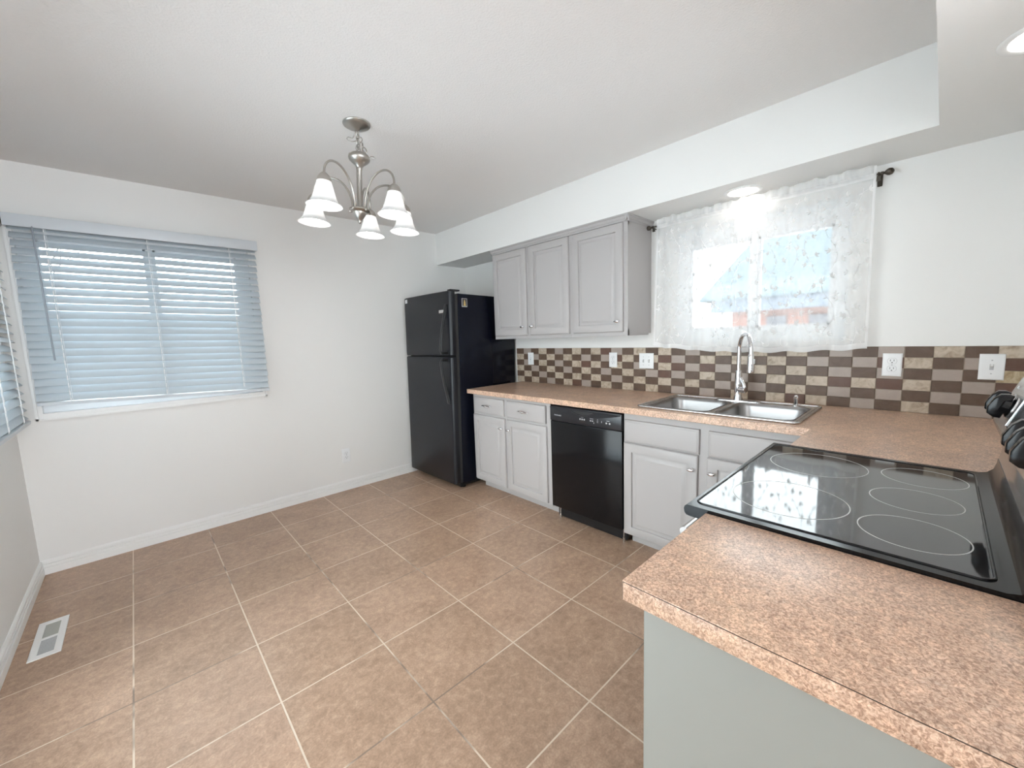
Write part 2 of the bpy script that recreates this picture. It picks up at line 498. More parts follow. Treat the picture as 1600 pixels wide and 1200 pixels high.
# dropped soffit over the sink run and over the range
xs = [-2.26, -SD, 0.0]; ys = [YC - T, -3.644, 0.0]
full = {(0, 0): True, (1, 0): True, (1, 1): True, (0, 1): False}
struct(grid_solid(xs, ys, full, HS, H, lambda a, b, w: (a, b, w)).build('ceiling_soffit', M['wall']))

def baseboard(name, p0, p1, nrm):
    """profiled white skirting running p0->p1 with room side nrm"""
    prof = [(0, 0), (0.014, 0), (0.014, 0.040), (0.0125, 0.043), (0.006, 0.0445), (0.006, 0.0475), (0.0125, 0.050), (0.0125, 0.064), (0.005, 0.0655), (0.005, 0.0685), (0.0105, 0.071), (0.0105, 0.083), (0.005, 0.092), (0, 0.092)]
    p0 = Vector(p0); p1 = Vector(p1); nrm = Vector(nrm)
    mb = MB().prism(prof, 0, 1, lambda u, v, w: p0 + (p1 - p0) * w + nrm * u + Vector((0, 0, v)))
    return struct(mb.build(name, M['trim'], ang=20))
baseboard('baseboard_rear', (XW, 0, 0), (-0.045, 0, 0), (0, -1, 0))
baseboard('baseboard_left', (XW, -0.0145, 0), (XW, -1.19, 0), (1, 0, 0))

def window(name, W_, tmap, mull, glassin, casing=True, stile=0.055):
    """tmap(a, d, z): a along the wall, d into the wall (outwards), z up"""
    a0, a1, z0, z1 = W_
    mb = MB()
    def bx(A0, A1, D0, D1, Z0, Z1):
        ps = [tmap(a, d, z) for z in (Z0, Z1) for d in (D0, D1) for a in (A0, A1)]
        mb.add(ps, [(0, 2, 3, 1), (4, 5, 7, 6), (0, 1, 5, 4), (2, 6, 7, 3), (0, 4, 6, 2), (1, 3, 7, 5)])
    g0, g1, gz0, gz1 = glassin
    for (A0, A1, Z0, Z1) in ((a0, g0, z0, z1), (g1, a1, z0, z1), (g0, g1, z0, gz0), (g0, g1, gz1, z1)):
        bx(A0, A1, 0.045, 0.10, Z0, Z1)
    bx(mull - 0.019, mull + 0.019, 0.040, 0.095, gz0, gz1)
    # stepped sash lip round each pane
    for p0, p1 in ((g0, mull - 0.019), (mull + 0.019, g1)):
        for (A0, A1, Z0, Z1) in ((p0, p0 + 0.012, gz0, gz1), (p1 - 0.012, p1, gz0, gz1), (p0, p1, gz0, gz0 + 0.012), (p0, p1, gz1 - 0.012, gz1)):
            bx(A0, A1, 0.052, 0.085, Z0, Z1)
    fr = struct(mb.build(name, M['vinyl'], ang=20))
    mb = MB()
    for p0, p1 in ((g0 + 0.012, mull - 0.031), (mull + 0.031, g1 - 0.012)):
        bx(p0, p1, 0.064, 0.068, gz0 + 0.012, gz1 - 0.012)
        mb_ = mb
        mb_.build('pane', M['pane'], fr, ang=20)
        mb = MB()
    if casing:
        mb = MB()
        # picture-frame casing with an outer bead
        c0, c1, d0, d1 = a0 - 0.032, a1 + 0.030, z0 - 0.024, z1 + 0.03
        for (A0, A1, Z0, Z1) in ((c0, a0, d0, d1), (a1, c1, d0, d1), (a0, a1, d0, z0), (a0, a1, z1, d1)):
            bx(A0, A1, -0.012, 0.0, Z0, Z1)
        for (A0, A1, Z0, Z1) in ((c0, c0 + 0.012, d0, d1), (c1 - 0.012, c1, d0, d1), (c0, c1, d0, d0 + 0.012), (c0, c1, d1 - 0.012, d1)):
            bx(A0, A1, -0.020, -0.011, Z0, Z1)
        mb.build('casing', M['trim'], fr, ang=20)
        mb = MB()
        bx(a0, a1, -0.016, 0.045, z0 - 0.004, z0 + 0.016)
        mb.build('sill', M['trim'], fr, ang=20)
    return fr
window('window_1', W1, lambda a, d, z: (a, d, z), -2.642, (-3.15, -2.145, 1.05, 2.03))
window('window_2', W2, lambda a, d, z: (XW - d, a, z), -0.58, (-0.95, -0.21, 1.05, 2.03))
window('window_3', W3, lambda a, d, z: (d, a, z), -2.885, (-3.268, -2.492, 1.362, 1.905), casing=False)
window('added_daylight_door', W5, lambda a, d, z: (XW - d, a, z), -2.13, (-2.98, -1.27, 0.12, 2.01), casing=False)
window('added_daylight_window', W4, lambda a, d, z: (XW - d, a, z), -5.2, (-5.83, -4.57, 0.38, 2.04))

# ------------------------------------------------------------------ backsplash
def backsplash():
    mb = MB()
    y_end, zt = -0.806, 1.2412
    rows, h = 6, (zt - CT) / 6
    cp, ck = 0.0991, -1.599
    mb.box(-0.004, 0.0, y_end, YC, CT, zt, 0)
    gap = 0.0011
    lightpick = [3, 4, 4, 3, 4, 4, 3, 5][:7]
    SET = {(18, 1): 3, (18, 3): 4, (18, 5): 3, (19, 0): 3, (19, 2): 3, (19, 4): 3, (20, 1): 4, (20, 3): 4, (20, 5): 4, (21, 0): 4, (21, 2): 3, (21, 4): 3, (22, 1): 3, (22, 3): 3, (22, 5): 3, (23, 0): 4, (23, 2): 5}
    for k in range(-8, 25):
        ya, yb = ck - k * cp, ck - (k + 1) * cp
        if yb < YC: yb = YC
        if ya - yb < 0.01: continue
        for r in range(rows):
            z1_, z0_ = zt - r * h, zt - (r + 1) * h
            dark = (k + r) % 2 == 0
            if dark: mi = 1 if random.random() < 0.85 else 2
            else: mi = SET.get((k, r)) or lightpick[(k * 5 + r * 3 + int(random.random() * 3)) % 7]
            mb.rbox(-0.0075, -0.001, yb + gap, ya - gap, z0_ + gap, z1_ - gap, 0.0012, 1, mi)
    return struct(mb.build('backsplash', [M['grout'], M['tile_brown'], M['tile_umber'], M['tile_taupe'], M['tile_travertine'], M['tile_gold']], ang=30))
backsplash()

# ================================================================== COUNTERS
SX0, SX1, SY0, SY1 = -0.610, -0.118, -3.262, -2.492    # cut-out for the sink
def counter_run():
    xs = [-1.046, -0.684, SX0, SX1, -0.001]
    ys = [YC + 0.001, -3.334, SY0, SY1, -0.861]
    full = {}
    for i in range(4):
        for j in range(4):
            ok = True
            if i == 0 and j > 0: ok = False
            if i == 2 and j == 2: ok = False
            full[i, j] = ok
    o = grid_solid(xs, ys, full, CB, CT, lambda a, b, w: (a, b, w)).build('countertop', M['counter'], ang=30)
    bv = o.modifiers.new('edge', 'BEVEL'); bv.width = 0.0025; bv.segments = 2; bv.limit_method = 'ANGLE'
    return tag(o, 'long L-shaped brown speckled laminate countertop holding the sink, under the checkered tiles', 'countertop', 'brown laminate countertops')
counter_run()
o = MB().rbox(-2.192, -1.8165, YC + 0.001, -3.336, CB, CT, 0.002, 2).build('countertop', M['counter'], ang=30)
tag(o, 'short brown speckled laminate countertop left of the glass cooktop, on the pale end panel', 'countertop', 'brown laminate countertops')
MB().box(-2.1923, -2.1918, YC + 0.002, -3.3375, CT - 0.0032, CT - 0.0018).box(-2.1908, -1.8175, -3.3362, -3.3357, CT - 0.0032, CT - 0.0018).box(-2.1923, -2.1918, -3.3382, -3.3374, CB + 0.002, CT - 0.002).build('edge_seam', M['seam'], o)['label'] = 'thin dark laminate seam line'

# ================================================================== CABINETS
def raised_door(mb, x, y0, y1, z0, z1, th=0.019, wdt=0.056):
    """raised-panel door facing -x, back at x, front at x-th"""
    def ring(i, d): return [(x - d, y0 + i, z0 + i), (x - d, y1 - i, z0 + i), (x - d, y1 - i, z1 - i), (x - d, y0 + i, z1 - i)]
    prof = [(0, 0), (0, th * 0.62), (0.004, th * 0.92), (0.007, th), (wdt - 0.006, th), (wdt - 0.002, th * 0.93), (wdt, th * 0.38), (wdt + 0.007, th * 0.34), (wdt + 0.026, th * 0.84), (wdt + 0.029, th * 0.97), (wdt + 0.032, th * 0.97)]
    mb.loops([ring(i, d) for i, d in prof])
    return mb

def slab_front(mb, x, y0, y1, z0, z1, th=0.019):
    def ring(i, d): return [(x - d, y0 + i, z0 + i), (x - d, y1 - i, z0 + i), (x - d, y1 - i, z1 - i), (x - d, y0 + i, z1 - i)]
    prof = [(0, 0), (0, th * 0.5), (0.003, th * 0.72), (0.008, th * 0.78), (0.011, th * 0.97), (0.014, th)]
    mb.loops([ring(i, d) for i, d in prof])
    return mb

RX = Matrix.Rotation(-PI / 2, 3, 'Y')     # lathe axis z -> -x
def knob(parent, x, y, z):
    mb = MB()
    mb.lathe([(0.0075, 0), (0.0075, 0.002), (0.0042, 0.004), (0.0042, 0.014)], (x, y, z), 14, RX)
    # oval twisted button
    rings = []
    for d, s in ((0.0135, 0.55), (0.015, 0.85), (0.018, 1.0), (0.0225, 0.95), (0.026, 0.65), (0.0275, 0.25)):
        rings.append([(x - d, y + 0.0200 * s * math.cos(a) + 0.004 * s * math.sin(a), z + 0.0100 * s * math.sin(a) - 0.002 * s * math.cos(a)) for a in [2 * PI * k / 20 for k in range(20)]])
    mb.loops(rings)
    return mb.build('knob', M['chrome'], parent)

def pull(parent, x, y, z):
    mb = MB()
    for s in (-1, 1):
        mb.lathe([(0.006, 0), (0.006, 0.003), (0.0038, 0.006), (0.0038, 0.020)], (x, y + s * 0.036, z), 12, RX)
    pts = []; rad = []
    for i in range(25):
        t = -1 + 2 * i / 24
        pts.append((x - 0.020 - 0.010 * (1 - t * t), y + 0.054 * t, z + 0.004 * math.sin(t * PI)))
        rad.append(0.0036 + 0.0052 * math.exp(-(t / 0.45) ** 2) + 0.0022 * math.exp(-((abs(t) - 0.92) / 0.10) ** 2))
    mb.tube(pts, rad, 12)
    return mb.build('pull_handle', M['chrome'], parent)

FX = -0.625          # face-frame plane of the base run
def base_body(root, y0, y1, toe0=None, toe1=None):
    """carcass with face frame, open toe space"""
    MB().box(FX + 0.019, -0.003, y1, y0, 0.09, CB - 0.001).build('carcass', M['cab'], root)
    MB().box(-0.527, -0.50, (toe1 if toe1 is not None else y1), (toe0 if toe0 is not None else y0), 0.0, 0.088).build('toe_kick', M['cab'], root)

def frame_mesh(root, y0, y1, rails, stiles, x=FX, zb=0.09, zt=CB - 0.001):
    mb = MB()
    for (z0, z1) in rails: mb.box(x, x + 0.0185, y1, y0, z0, z1)
    for (a, b) in stiles: mb.box(x + 0.0002, x + 0.0183, b, a, zb, zt)
    return mb.build('face_frame', M['cab'], root)

c = thing('base_cabinet', 'light grey two-door base cabinet with two drawers between black fridge and dishwasher', 'cabinet', (-0.3, -1.32, 0), 'grey kitchen base cabinets')
base_body(c, -0.876, -1.786)
frame_mesh(c, -0.876, -1.786, [(0.09, 0.125), (0.845, CB - 0.001), (0.68, 0.715)], [(-0.876, -0.915), (-1.285, -1.325), (-1.745, -1.786)])
for (a, b) in ((-0.902, -1.286), (-1.322, -1.741)):
    d = slab_front(MB(), FX, b, a, 0.709, 0.846).build('drawer', M['cab'], c)
    pull(d, FX - 0.019, (a + b) / 2, 0.780)
for (a, b, ky) in ((-0.886, -1.292, -1.262), (-1.318, -1.750, -1.352)):
    d = raised_door(MB(), FX, b, a, 0.104, 0.690).build('door', M['cab'], c)
    knob(d, FX - 0.019, ky, 0.609)

c = thing('sink_cabinet', 'light grey sink base cabinet with false drawer fronts right of the black dishwasher', 'cabinet', (-0.3, -2.86, 0), 'grey kitchen base cabinets')
mb = MB().box(FX + 0.019, FX + 0.037, -3.33, -2.389, 0.09, CB - 0.001)      # open-topped so the bowls hang inside
mb.box(-0.021, -0.003, -3.33, -2.389, 0.09, CB - 0.001).box(FX + 0.037, -0.021, -2.407, -2.389, 0.09, CB - 0.001).box(FX + 0.037, -0.021, -3.33, -3.312, 0.09, CB - 0.001)
mb.box(FX + 0.037, -0.021, -3.312, -2.407, 0.09, 0.108)
mb.build('carcass', M['cab'], c)
MB().box(-0.527, -0.50, -3.33, -2.389, 0, 0.088).build('toe_kick', M['cab'], c)
frame_mesh(c, -2.389, -3.33, [(0.09, 0.125), (0.828, CB - 0.001), (0.675, 0.71)], [(-2.389, -2.42), (-2.835, -2.905), (-3.29, -3.33)])
for (a, b) in ((-2.399, -2.848), (-2.896, -3.318)):
    slab_front(MB(), FX, b, a, 0.692, 0.830).build('false_drawer_front', M['cab'], c)
for (a, b, ky) in ((-2.393, -2.842, -2.812), (-2.890, -3.318, -2.920)):
    d = raised_door(MB(), FX, b, a, 0.098, 0.685).build('door', M['cab'], c)
    knob(d, FX - 0.019, ky, 0.606)

# corner unit under the L of the worktop, its door faces the rear wall
c = thing('corner_cabinet', 'light grey corner base cabinet under the L of the worktop right of the cooktop', 'cabinet', (-0.6, -3.66, 0), 'grey kitchen base cabinets')
MB().box(-1.043, -0.003, YC + 0.003, -3.40, 0.09, CB - 0.001).build('carcass', M['cab'], c)
MB().box(-1.043, -0.55, -3.50, -3.47, 0, 0.088).build('toe_kick', M['cab'], c)

# peninsula end unit whose painted end faces the dining side
c = thing('base_cabinet', 'narrow base cabinet with plain pale grey end panel beside the cooktop', 'cabinet', (-2.0, -3.68, 0), 'grey kitchen base cabinets')
MB().box(-2.166, -1.822, YC + 0.003, -3.378, 0.09, CB - 0.001).build('carcass', M['cab'], c)
MB().box(-2.166, -1.822, YC + 0.003, -3.45, 0, 0.088).build('toe_kick', M['cab'], c)
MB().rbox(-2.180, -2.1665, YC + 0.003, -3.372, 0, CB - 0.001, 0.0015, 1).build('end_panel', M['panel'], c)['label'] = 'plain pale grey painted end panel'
MB().rbox(-2.155, -1.835, -3.3775, -3.358, 0.11, 0.85, 0.004, 2).build('door', M['cab'], c)

# ------------------------------------------------------------------ wall cabinets
UX = -0.328
def wall_cab(root, y0, y1, endpanel=False):
    zb, zt = 1.338, HS - 0.001
    MB().box(UX + 0.019, -0.002, y1, y0, zb + 0.012, zt).build('carcass', M['cab'], root)
    # crown strip under the soffit
    prof = [(0, 2.088), (0.010, 2.090), (0.013, 2.098), (0.020, 2.104), (0.022, 2.118), (0.030, 2.124), (0.030, zt), (0, zt)]
    mb = MB().prism(prof, y0, y1 - (0.022 if endpanel else 0), lambda u, v, w: (UX - u, w, v))
    if endpanel:
        mb.prism([(u * 0.75, v) for u, v in prof], UX - 0.028, -0.002, lambda u, v, w: (w, y1 - u, v))
    mb.build('crown_molding', M['cab'], root, ang=25)
    return zb, zt

c = thing('wall_cabinet', 'grey two-door wall cabinet above the black fridge and counter end', 'wall cabinet', (-0.16, -1.31, 1.338), 'grey wall cabinets')
zb, zt = wall_cab(c, -0.866, -1.756)
frame_mesh(c, -0.866, -1.756, [(zb, 1.38), (2.07, zt)], [(-0.866, -0.90), (-1.29, -1.35), (-1.73, -1.756)], UX, zb, zt)
for (a, b, ky) in ((-0.880, -1.294, -1.252), (-1.332, -1.746, -1.362)):
    d = raised_door(MB(), UX, b, a, 1.364, 2.086).build('door', M['cab'], c)
    knob(d, UX - 0.019, ky, 1.437)
c = thing('wall_cabinet', 'grey single-door wall cabinet beside the lace curtain', 'wall cabinet', (-0.16, -1.99, 1.338), 'grey wall cabinets')
zb, zt = wall_cab(c, -1.757, -2.232, True)
frame_mesh(c, -1.757, -2.238, [(zb, 1.38), (2.07, zt)], [(-1.757, -1.80), (-2.19, -2.238)], UX, zb, zt)
MB().box(UX + 0.0187, -0.045, -2.2375, -2.2322, zb, 2.09).build('end_panel', M['cab'], c)
d = raised_door(MB(), UX, -2.208, -1.784, 1.364, 2.086).build('door', M['cab'], c)
knob(d, UX - 0.019, -2.172, 1.437)

# ================================================================== DISHWASHER
def dishwasher():
    r = thing('dishwasher', 'black built-in dishwasher between the grey base cabinets', 'dishwasher', (-0.33, -2.088, 0))
    y0, y1 = -1.792, -2.384
    MB().box(-0.598, -0.03, y1 + 0.004, y0 - 0.004, 0.10, 0.862).build('tub', M['black_soft'], r)
    MB().rbox(-0.640, -0.600, y1 + 0.003, y0 - 0.003, 0.105, 0.748, 0.006, 2).build('door', M['black'], r)
    MB().box(-0.575, -0.54, y1 + 0.01, y0 - 0.01, 0.012, 0.10).build('kick_plate', M['black_soft'], r)
    # fascia with a bowed lip
    p = MB().rbox(-0.644, -0.600, y1 + 0.003, y0 - 0.003, 0.750, 0.858, 0.006, 2).build('control_panel', M['dw_panel'], r)
    yc = (y0 + y1) / 2
    top = [(yc + 0.285 * math.cos(PI * k / 30), 0.0) for k in range(31)]
    mb = MB(); n = 41; up_, lo = [], []
    for k in range(n):
        t = -1 + 2 * k / (n - 1)
        y = yc + 0.285 * t
        lip = 0.846 - 0.040 * (1 - t * t)
        up_.append((y, 0.852)); lo.append((y, lip))
    poly = lo + up_[::-1]
    mb.prism(poly, -0.652, -0.644, lambda u, v, w: (w, u, v))
    mb.build('handle_lip', M['dw_panel'], p)
    mb = MB()
    poly = [(yc + 0.085 * t, 0.842 - 0.020 * (1 - t * t)) for t in [-1 + k / 10 for k in range(21)]]
    poly += [(yc + 0.085, 0.8435), (yc - 0.085, 0.8435)]
    mb.prism(poly, -0.6526, -0.651, lambda u, v, w: (w, u, v))
    mb.build('grip_recess', M['slot'], p)
    mb = MB()
    mb.tube([(-0.6535 - 0.004 * (1 - t * t), yc + 0.087 * t, 0.841 - 0.022 * (1 - t * t)) for t in [-1 + k / 12 for k in range(25)]], 0.004, 8)
    mb.build('grip', M['dw_panel'], p)
    def mark(ys, z, ry, rz, nm='button'):
        for y in ys:
            rings = [[(-0.644 - d, y + ry * math.cos(a), z + rz * math.sin(a)) for a in [2 * PI * k / 12 for k in range(12)]] for d in (0, 0.0012)]
            MB().loops(rings).build(nm, M['pgrey'], p)
    mark([-2.065, -2.082, -2.099], 0.790, 0.0058, 0.0058)
    mark([-2.150, -2.166], 0.789, 0.006, 0.0045)
    mark([-2.272, -2.296], 0.788, 0.006, 0.0055)
    for (y, z, w, h) in ((-2.082, 0.804, 0.020, 0.0022), (-2.158, 0.803, 0.028, 0.0022), (-2.205, 0.803, 0.006, 0.0022), (-2.205, 0.794, 0.010, 0.0022), (-2.205, 0.785, 0.010, 0.0022), (-2.236, 0.792, 0.003, 0.012), (-2.284, 0.803, 0.022, 0.0022), (-2.176, 0.777, 0.003, 0.010)):
        MB().box(-0.6446, -0.644, y - w / 2, y + w / 2, z - h / 2, z + h / 2).build('panel_marking', M['silver_print'], p)
    mt = Matrix.Translation((-0.6443, -1.868, 0.793)) @ Matrix(((0, 0, -1, 0), (-1, 0, 0, 0), (0, 1, 0, 0), (0, 0, 0, 1)))
    text_mesh('lettering', 'FRIGIDAIRE', 0.0125, M['silver_print'], p, mt)
    mb = MB().lathe([(0.009, 0), (0.009, 0.03), (0.006, 0.032), (0.006, 0.10)], (-0.575, y0 - 0.028, 0.0), 12)
    mb.build('levelling_foot', M['steel'], r)
    mb = MB().lathe([(0.009, 0), (0.009, 0.03), (0.006, 0.032), (0.006, 0.10)], (-0.575, y1 + 0.028, 0.0), 12)
    mb.build('levelling_foot', M['steel'], r)
dishwasher()

# ================================================================== FRIDGE
def fridge():
    r = thing('refrigerator', 'tall black top-freezer refrigerator in the corner', 'refrigerator', (-0.833, -0.040, 0), rot=(0, math.radians(1.25), math.radians(0.9)), local=True)
    w = 0.775
    MB().rbox(0.086, 0.765, -w, 0, 0.055, 1.748, 0.006, 2).build('body', M['fridge_side'], r)
    MB().box(0.10, 0.73, -w + 0.02, -0.02, 0.03, 0.0545).build('base', M['black_soft'], r)
    MB().box(0.055, 0.0855, -w + 0.006, -0.006, 0.062, 1.742).build('door_gasket', M['slot'], r)
    def door(z0, z1, nm):
        rx = lambda mid, dr: abs(dr.z) > 0.1
        n = 24; rings = []
        # rounded plan: soft front corners, slightly bowed face
        plan = []
        for k in range(9):
            a = PI / 2 * k / 8
            plan.append((0.028 - 0.028 * math.sin(a), -0.028 + 0.028 * math.cos(a)))
        for k in range(1, 12):
            t = k / 12; y = -0.028 + (-w + 0.056) * t
            plan.append((-0.006 * math.sin(PI * t), y))
        for k in range(9):
            a = PI / 2 * k / 8
            plan.append((0.028 - 0.028 * math.cos(a), -w + 0.028 - 0.028 * math.sin(a)))
        plan += [(0.054, -w), (0.054, 0)]
        for z, ins in ((z0, 0.006), (z0 + 0.006, 0.0), (z1 - 0.008, 0.0), (z1, 0.008)):
            rings.append([(x + ins * (1 if x < 0.03 else 0), y + (ins if y < -w / 2 else -ins), z) for x, y in plan])
        mb = MB().loops(rings)
        return mb.build(nm, M['fridge'], r, ang=50)
    fz = door(1.212, 1.768, 'freezer_door'); fd = door(0.062, 1.202, 'fridge_door')
    def handle(door_, z_far, z_near):
        mb = MB(); rings = []; N = 26
        for i in range(N + 1):
            t = i / N
            z = z_far + (z_near - z_far) * t
            out = 0.004 + 0.062 * math.sin(t * PI / 2) ** 1.15
            if t > 0.93: out *= 1 - 0.25 * ((t - 0.93) / 0.07)
            wd = 0.021 - 0.005 * t
            th = 0.010 + 0.006 * (1 - t)
            yc = -w + 0.055 + 0.012 * math.sin(t * PI / 2)
            rings.append([(-out - th * 0.5 * sx, yc + wd * sy, z) for sx, sy in ((1, -0.7), (1.35, 0), (1, 0.7), (0.3, 1), (-1, 0.8), (-1, -0.8), (0.3, -1))])
        mb.loops(rings)
        s = -1 if z_far > z_near else 1
        mb.rbox(-0.056, 0.004, -w + 0.052, -w + 0.082, z_near - 0.012 * s - 0.012, z_near - 0.012 * s + 0.012, 0.004, 2)
        mb.rbox(-0.012, 0.004, -w + 0.038, -w + 0.072, z_far - 0.012, z_far + 0.012, 0.004, 2)
        mb.build('handle', M['black_soft'], door_)
    handle(fz, 1.640, 1.224); handle(fd, 0.800, 1.190)
    b = MB().rbox(-0.0085, 0.001, -0.690, -0.618, 1.583, 1.611, 0.003, 2).build('badge', M['steel'], fz); b['label'] = 'silver brand badge'
    mt = Matrix.Translation((-0.0088, -0.654, 1.597)) @ Matrix(((0, 0, -1, 0), (-1, 0, 0, 0), (0, 1, 0, 0), (0, 0, 0, 1)))
    text_mesh('lettering', 'FRIGIDAIRE', 0.0115, M['pgrey'], b, mt)
    MB().box(-0.0036, 0.002, -0.075, -0.038, 1.715, 1.750).build('sticker', M['sticker'], fz)['label'] = 'small white sticker'
    mb = MB().rbox(0.02, 0.12, -w + 0.012, -w + 0.062, 1.7685, 1.782, 0.005, 2)
    mb.build('hinge_cover', M['black_soft'], r)
    for (x, y) in ((0.13, -0.06), (0.13, -w + 0.06), (0.66, -0.06), (0.66, -w + 0.06)):
        MB().lathe([(0.02, -0.012 + (0.016 if x > 0.4 else 0.013)), (0.02, 0.02), (0.012, 0.022), (0.012, 0.034)], (x, y, 0.0), 14).build('foot', M['black_soft'], r)
    MB().rbox(0.065, 0.098, -w + 0.01, -0.01, 0.022, 0.054, 0.004, 2).build('kick_grille', M['black_soft'], r)
    # picture magnet stuck to the right side: a thing of its own
    R_ = Matrix.Translation((-0.833, -0.040, 0)) @ Euler((0, math.radians(1.25), math.radians(0.9))).to_matrix().to_4x4()
    g = thing('magnet', 'small dark picture magnet with a golden figure on the fridge side', 'magnet', R_ @ Vector((0.155, -w - 0.0005, 1.672)), rot=(0, math.radians(1.25), math.radians(0.9)), local=True)
    MB().rbox(-0.030, 0.030, -0.004, 0.0, -0.037, 0.037, 0.0015, 1).build('backing', M['pgrey'], g)
    MB().box(-0.0245, 0.0245, -0.0046, -0.0038, -0.030, 0.033).build('picture', M['slot'], g)
    prof = [(0.014, -0.027), (0.011, -0.020), (0.009, -0.006), (0.0095, 0.004), (0.006, 0.010), (0.0055, 0.018), (0.003, 0.023)]
    poly = [(-a, b) for a, b in prof] + [(a, b) for a, b in prof[::-1]]
    MB().prism(poly, -0.0054, -0.0046, lambda u, v, w_: (u, w_, v)).build('figure', M['gold'], g)
fridge()

# ================================================================== SINK + TAP
def rrect(x0, x1, y0, y1, r, z, n=8):
    pts = []
    for (cx, cy, a0) in ((x1 - r, y1 - r, 0), (x0 + r, y1 - r, PI / 2), (x0 + r, y0 + r, PI), (x1 - r, y0 + r, 3 * PI / 2)):
        for k in range(n + 1):
            a = a0 + PI / 2 * k / n
            pts.append((cx + r * math.cos(a), cy + r * math.sin(a), z))
    return pts

def sink():
    r = thing('kitchen_sink', 'stainless steel double-bowl sink set in the counter under the curtained window', 'sink', (-0.365, -2.877, CT))
    zt = CT + 0.0065
    X0, X1, Y0, Y1 = -0.634, -0.096, -3.284, -2.472
    bowls = ((-0.590, -0.178, -2.862, -2.506), (-0.590, -0.178, -3.248, -2.896))
    mb = MB()
    # deck between the rim and the bowls, made of strips
    xs = [X0 + 0.012, -0.590, -0.178, X1 - 0.012]; ys = [Y0 + 0.012, -3.248, -2.896, -2.862, -2.506, Y1 - 0.012]
    full = {(i, j): not (i == 1 and j in (1, 3)) for i in range(3) for j in range(5)}
    g = grid_solid(xs, ys, full, zt - 0.0012, zt, lambda a, b, w: (a, b, w))
    mb.add(g.v, g.f)
    # raised rolled rim
    ring = [Vector(p) for p in rrect(X0 + 0.006, X1 - 0.006, Y0 + 0.006, Y1 - 0.006, 0.022, CT + 0.0064)]
    mb.tube(ring, 0.0062, 10, closed=True)
    mb.tube([Vector(p) for p in rrect(X0 + 0.020, X1 - 0.020, Y0 + 0.020, Y1 - 0.020, 0.020, zt)], 0.0022, 8, closed=True)
    mb.build('rim', M['steel'], r)
    for (a0, a1, b0, b1) in bowls:
        prof = [(-0.004, zt + 0.0012, 0.052), (0.0, zt + 0.0018, 0.055), (0.006, zt - 0.003, 0.058), (0.011, zt - 0.020, 0.058), (0.024, CT - 0.150, 0.060), (0.045, CT - 0.176, 0.055), (0.08, CT - 0.182, 0.045), (0.16, CT - 0.186, 0.012)]
        rings = [rrect(a0 + i, a1 - i, b0 + i, b1 - i, min(rr, (b1 - b0) / 2 - i - 0.001), z) for i, z, rr in prof]
        # corner infill: the deck hole is square, the bowl round
        bw = MB().loops(rings, cap0=False, cap1=True)
        for (cx, cy, sx, sy) in ((a0, b0, 1, 1), (a1, b0, -1, 1), (a0, b1, 1, -1), (a1, b1, -1, -1)):
            arc = [(cx + sx * (0.055 - 0.055 * math.sin(PI / 2 * k / 8)), cy + sy * (0.055 - 0.055 * math.cos(PI / 2 * k / 8))) for k in range(9)]
            bw.add([(cx - sx * 0.001, cy - sy * 0.001, zt)] + [(x, y, zt) for x, y in arc], [(0, k + 1, k + 2) for k in range(8)])
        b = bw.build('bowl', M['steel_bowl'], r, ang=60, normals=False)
        MB().lathe([(0.042, CT - 0.1855), (0.042, CT - 0.1835), (0.034, CT - 0.1830), (0.030, CT - 0.1848), (0.004, CT - 0.1848)], ((a0 + a1) / 2, (b0 + b1) / 2, 0), 24).build('drain', M['chrome'], b)
    t = thing('faucet', 'chrome gooseneck pull-down faucet behind the sink', 'faucet', (-0.138, -2.873, zt))
    fx, fy = -0.138, -2.873
    ring0 = [(fx + 0.018 * math.cos(a), fy + (0.10 if math.sin(a) > 0 else -0.10) + 0.024 * math.sin(a)) for a in [2 * PI * k / 32 for k in range(32)]]
    mb = MB().loops([[(x, y, zt + 0.0005) for x, y in ring0], [(x, y, zt + 0.004) for x, y in ring0], [(fx + (x - fx) * 0.85, fy + (y - fy) * 0.97, zt + 0.0065) for x, y in ring0]])
    mb.build('deck_plate', M['chrome'], t)
    MB().lathe([(0.026, zt + 0.006), (0.0255, zt + 0.012), (0.0215, zt + 0.03), (0.021, zt + 0.07), (0.0225, zt + 0.085), (0.021, zt + 0.11), (0.019, zt + 0.155), (0.0165, zt + 0.185), (0.0135, zt + 0.188)], (fx, fy, 0), 28).build('body', M['chrome'], t)
    hd = Vector((-0.145, -0.105, 0)); reach = hd.length; u = hd.normalized()
    pts = []; base = Vector((fx, fy, 0))
    for k in range(5): pts.append(base + Vector((0, 0, zt + 0.18 + 0.014 * k)))
    R0 = reach / 2
    zc = 1.2355
    for k in range(17):
        a = PI - PI * 0.97 * k / 16
        pts.append(base + u * (R0 + R0 * math.cos(a)) + Vector((0, 0, zc + R0 * math.sin(a))))
    last = pts[-1]
    for k in range(1, 4): pts.append(last + Vector((0, 0, -0.012 * k)) + u * 0.001 * k)
    MB().tube(pts, 0.0118, 16).build('spout', M['chrome'], t)
    e = pts[-1]
    h = MB().lathe([(0.0125, 0.006), (0.0145, 0.0), (0.0165, -0.012), (0.0185, -0.045), (0.0205, -0.085), (0.0195, -0.097), (0.016, -0.099), (0.014, -0.094)], e, 24).build('spray_head', M['chrome'], t)
    q = e + Vector((-0.004, -0.0185, -0.035))
    MB().rbox(q.x - 0.006, q.x + 0.006, q.y - 0.004, q.y + 0.004, q.z - 0.014, q.z + 0.014, 0.003, 2).build('spray_button', M['pgrey'], h)
    # side lever: short barrel and a flat blade
    mb = MB(); d = Vector((-0.45, -0.89, 0)).normalized()
    o = Vector((fx, fy, zt + 0.072))
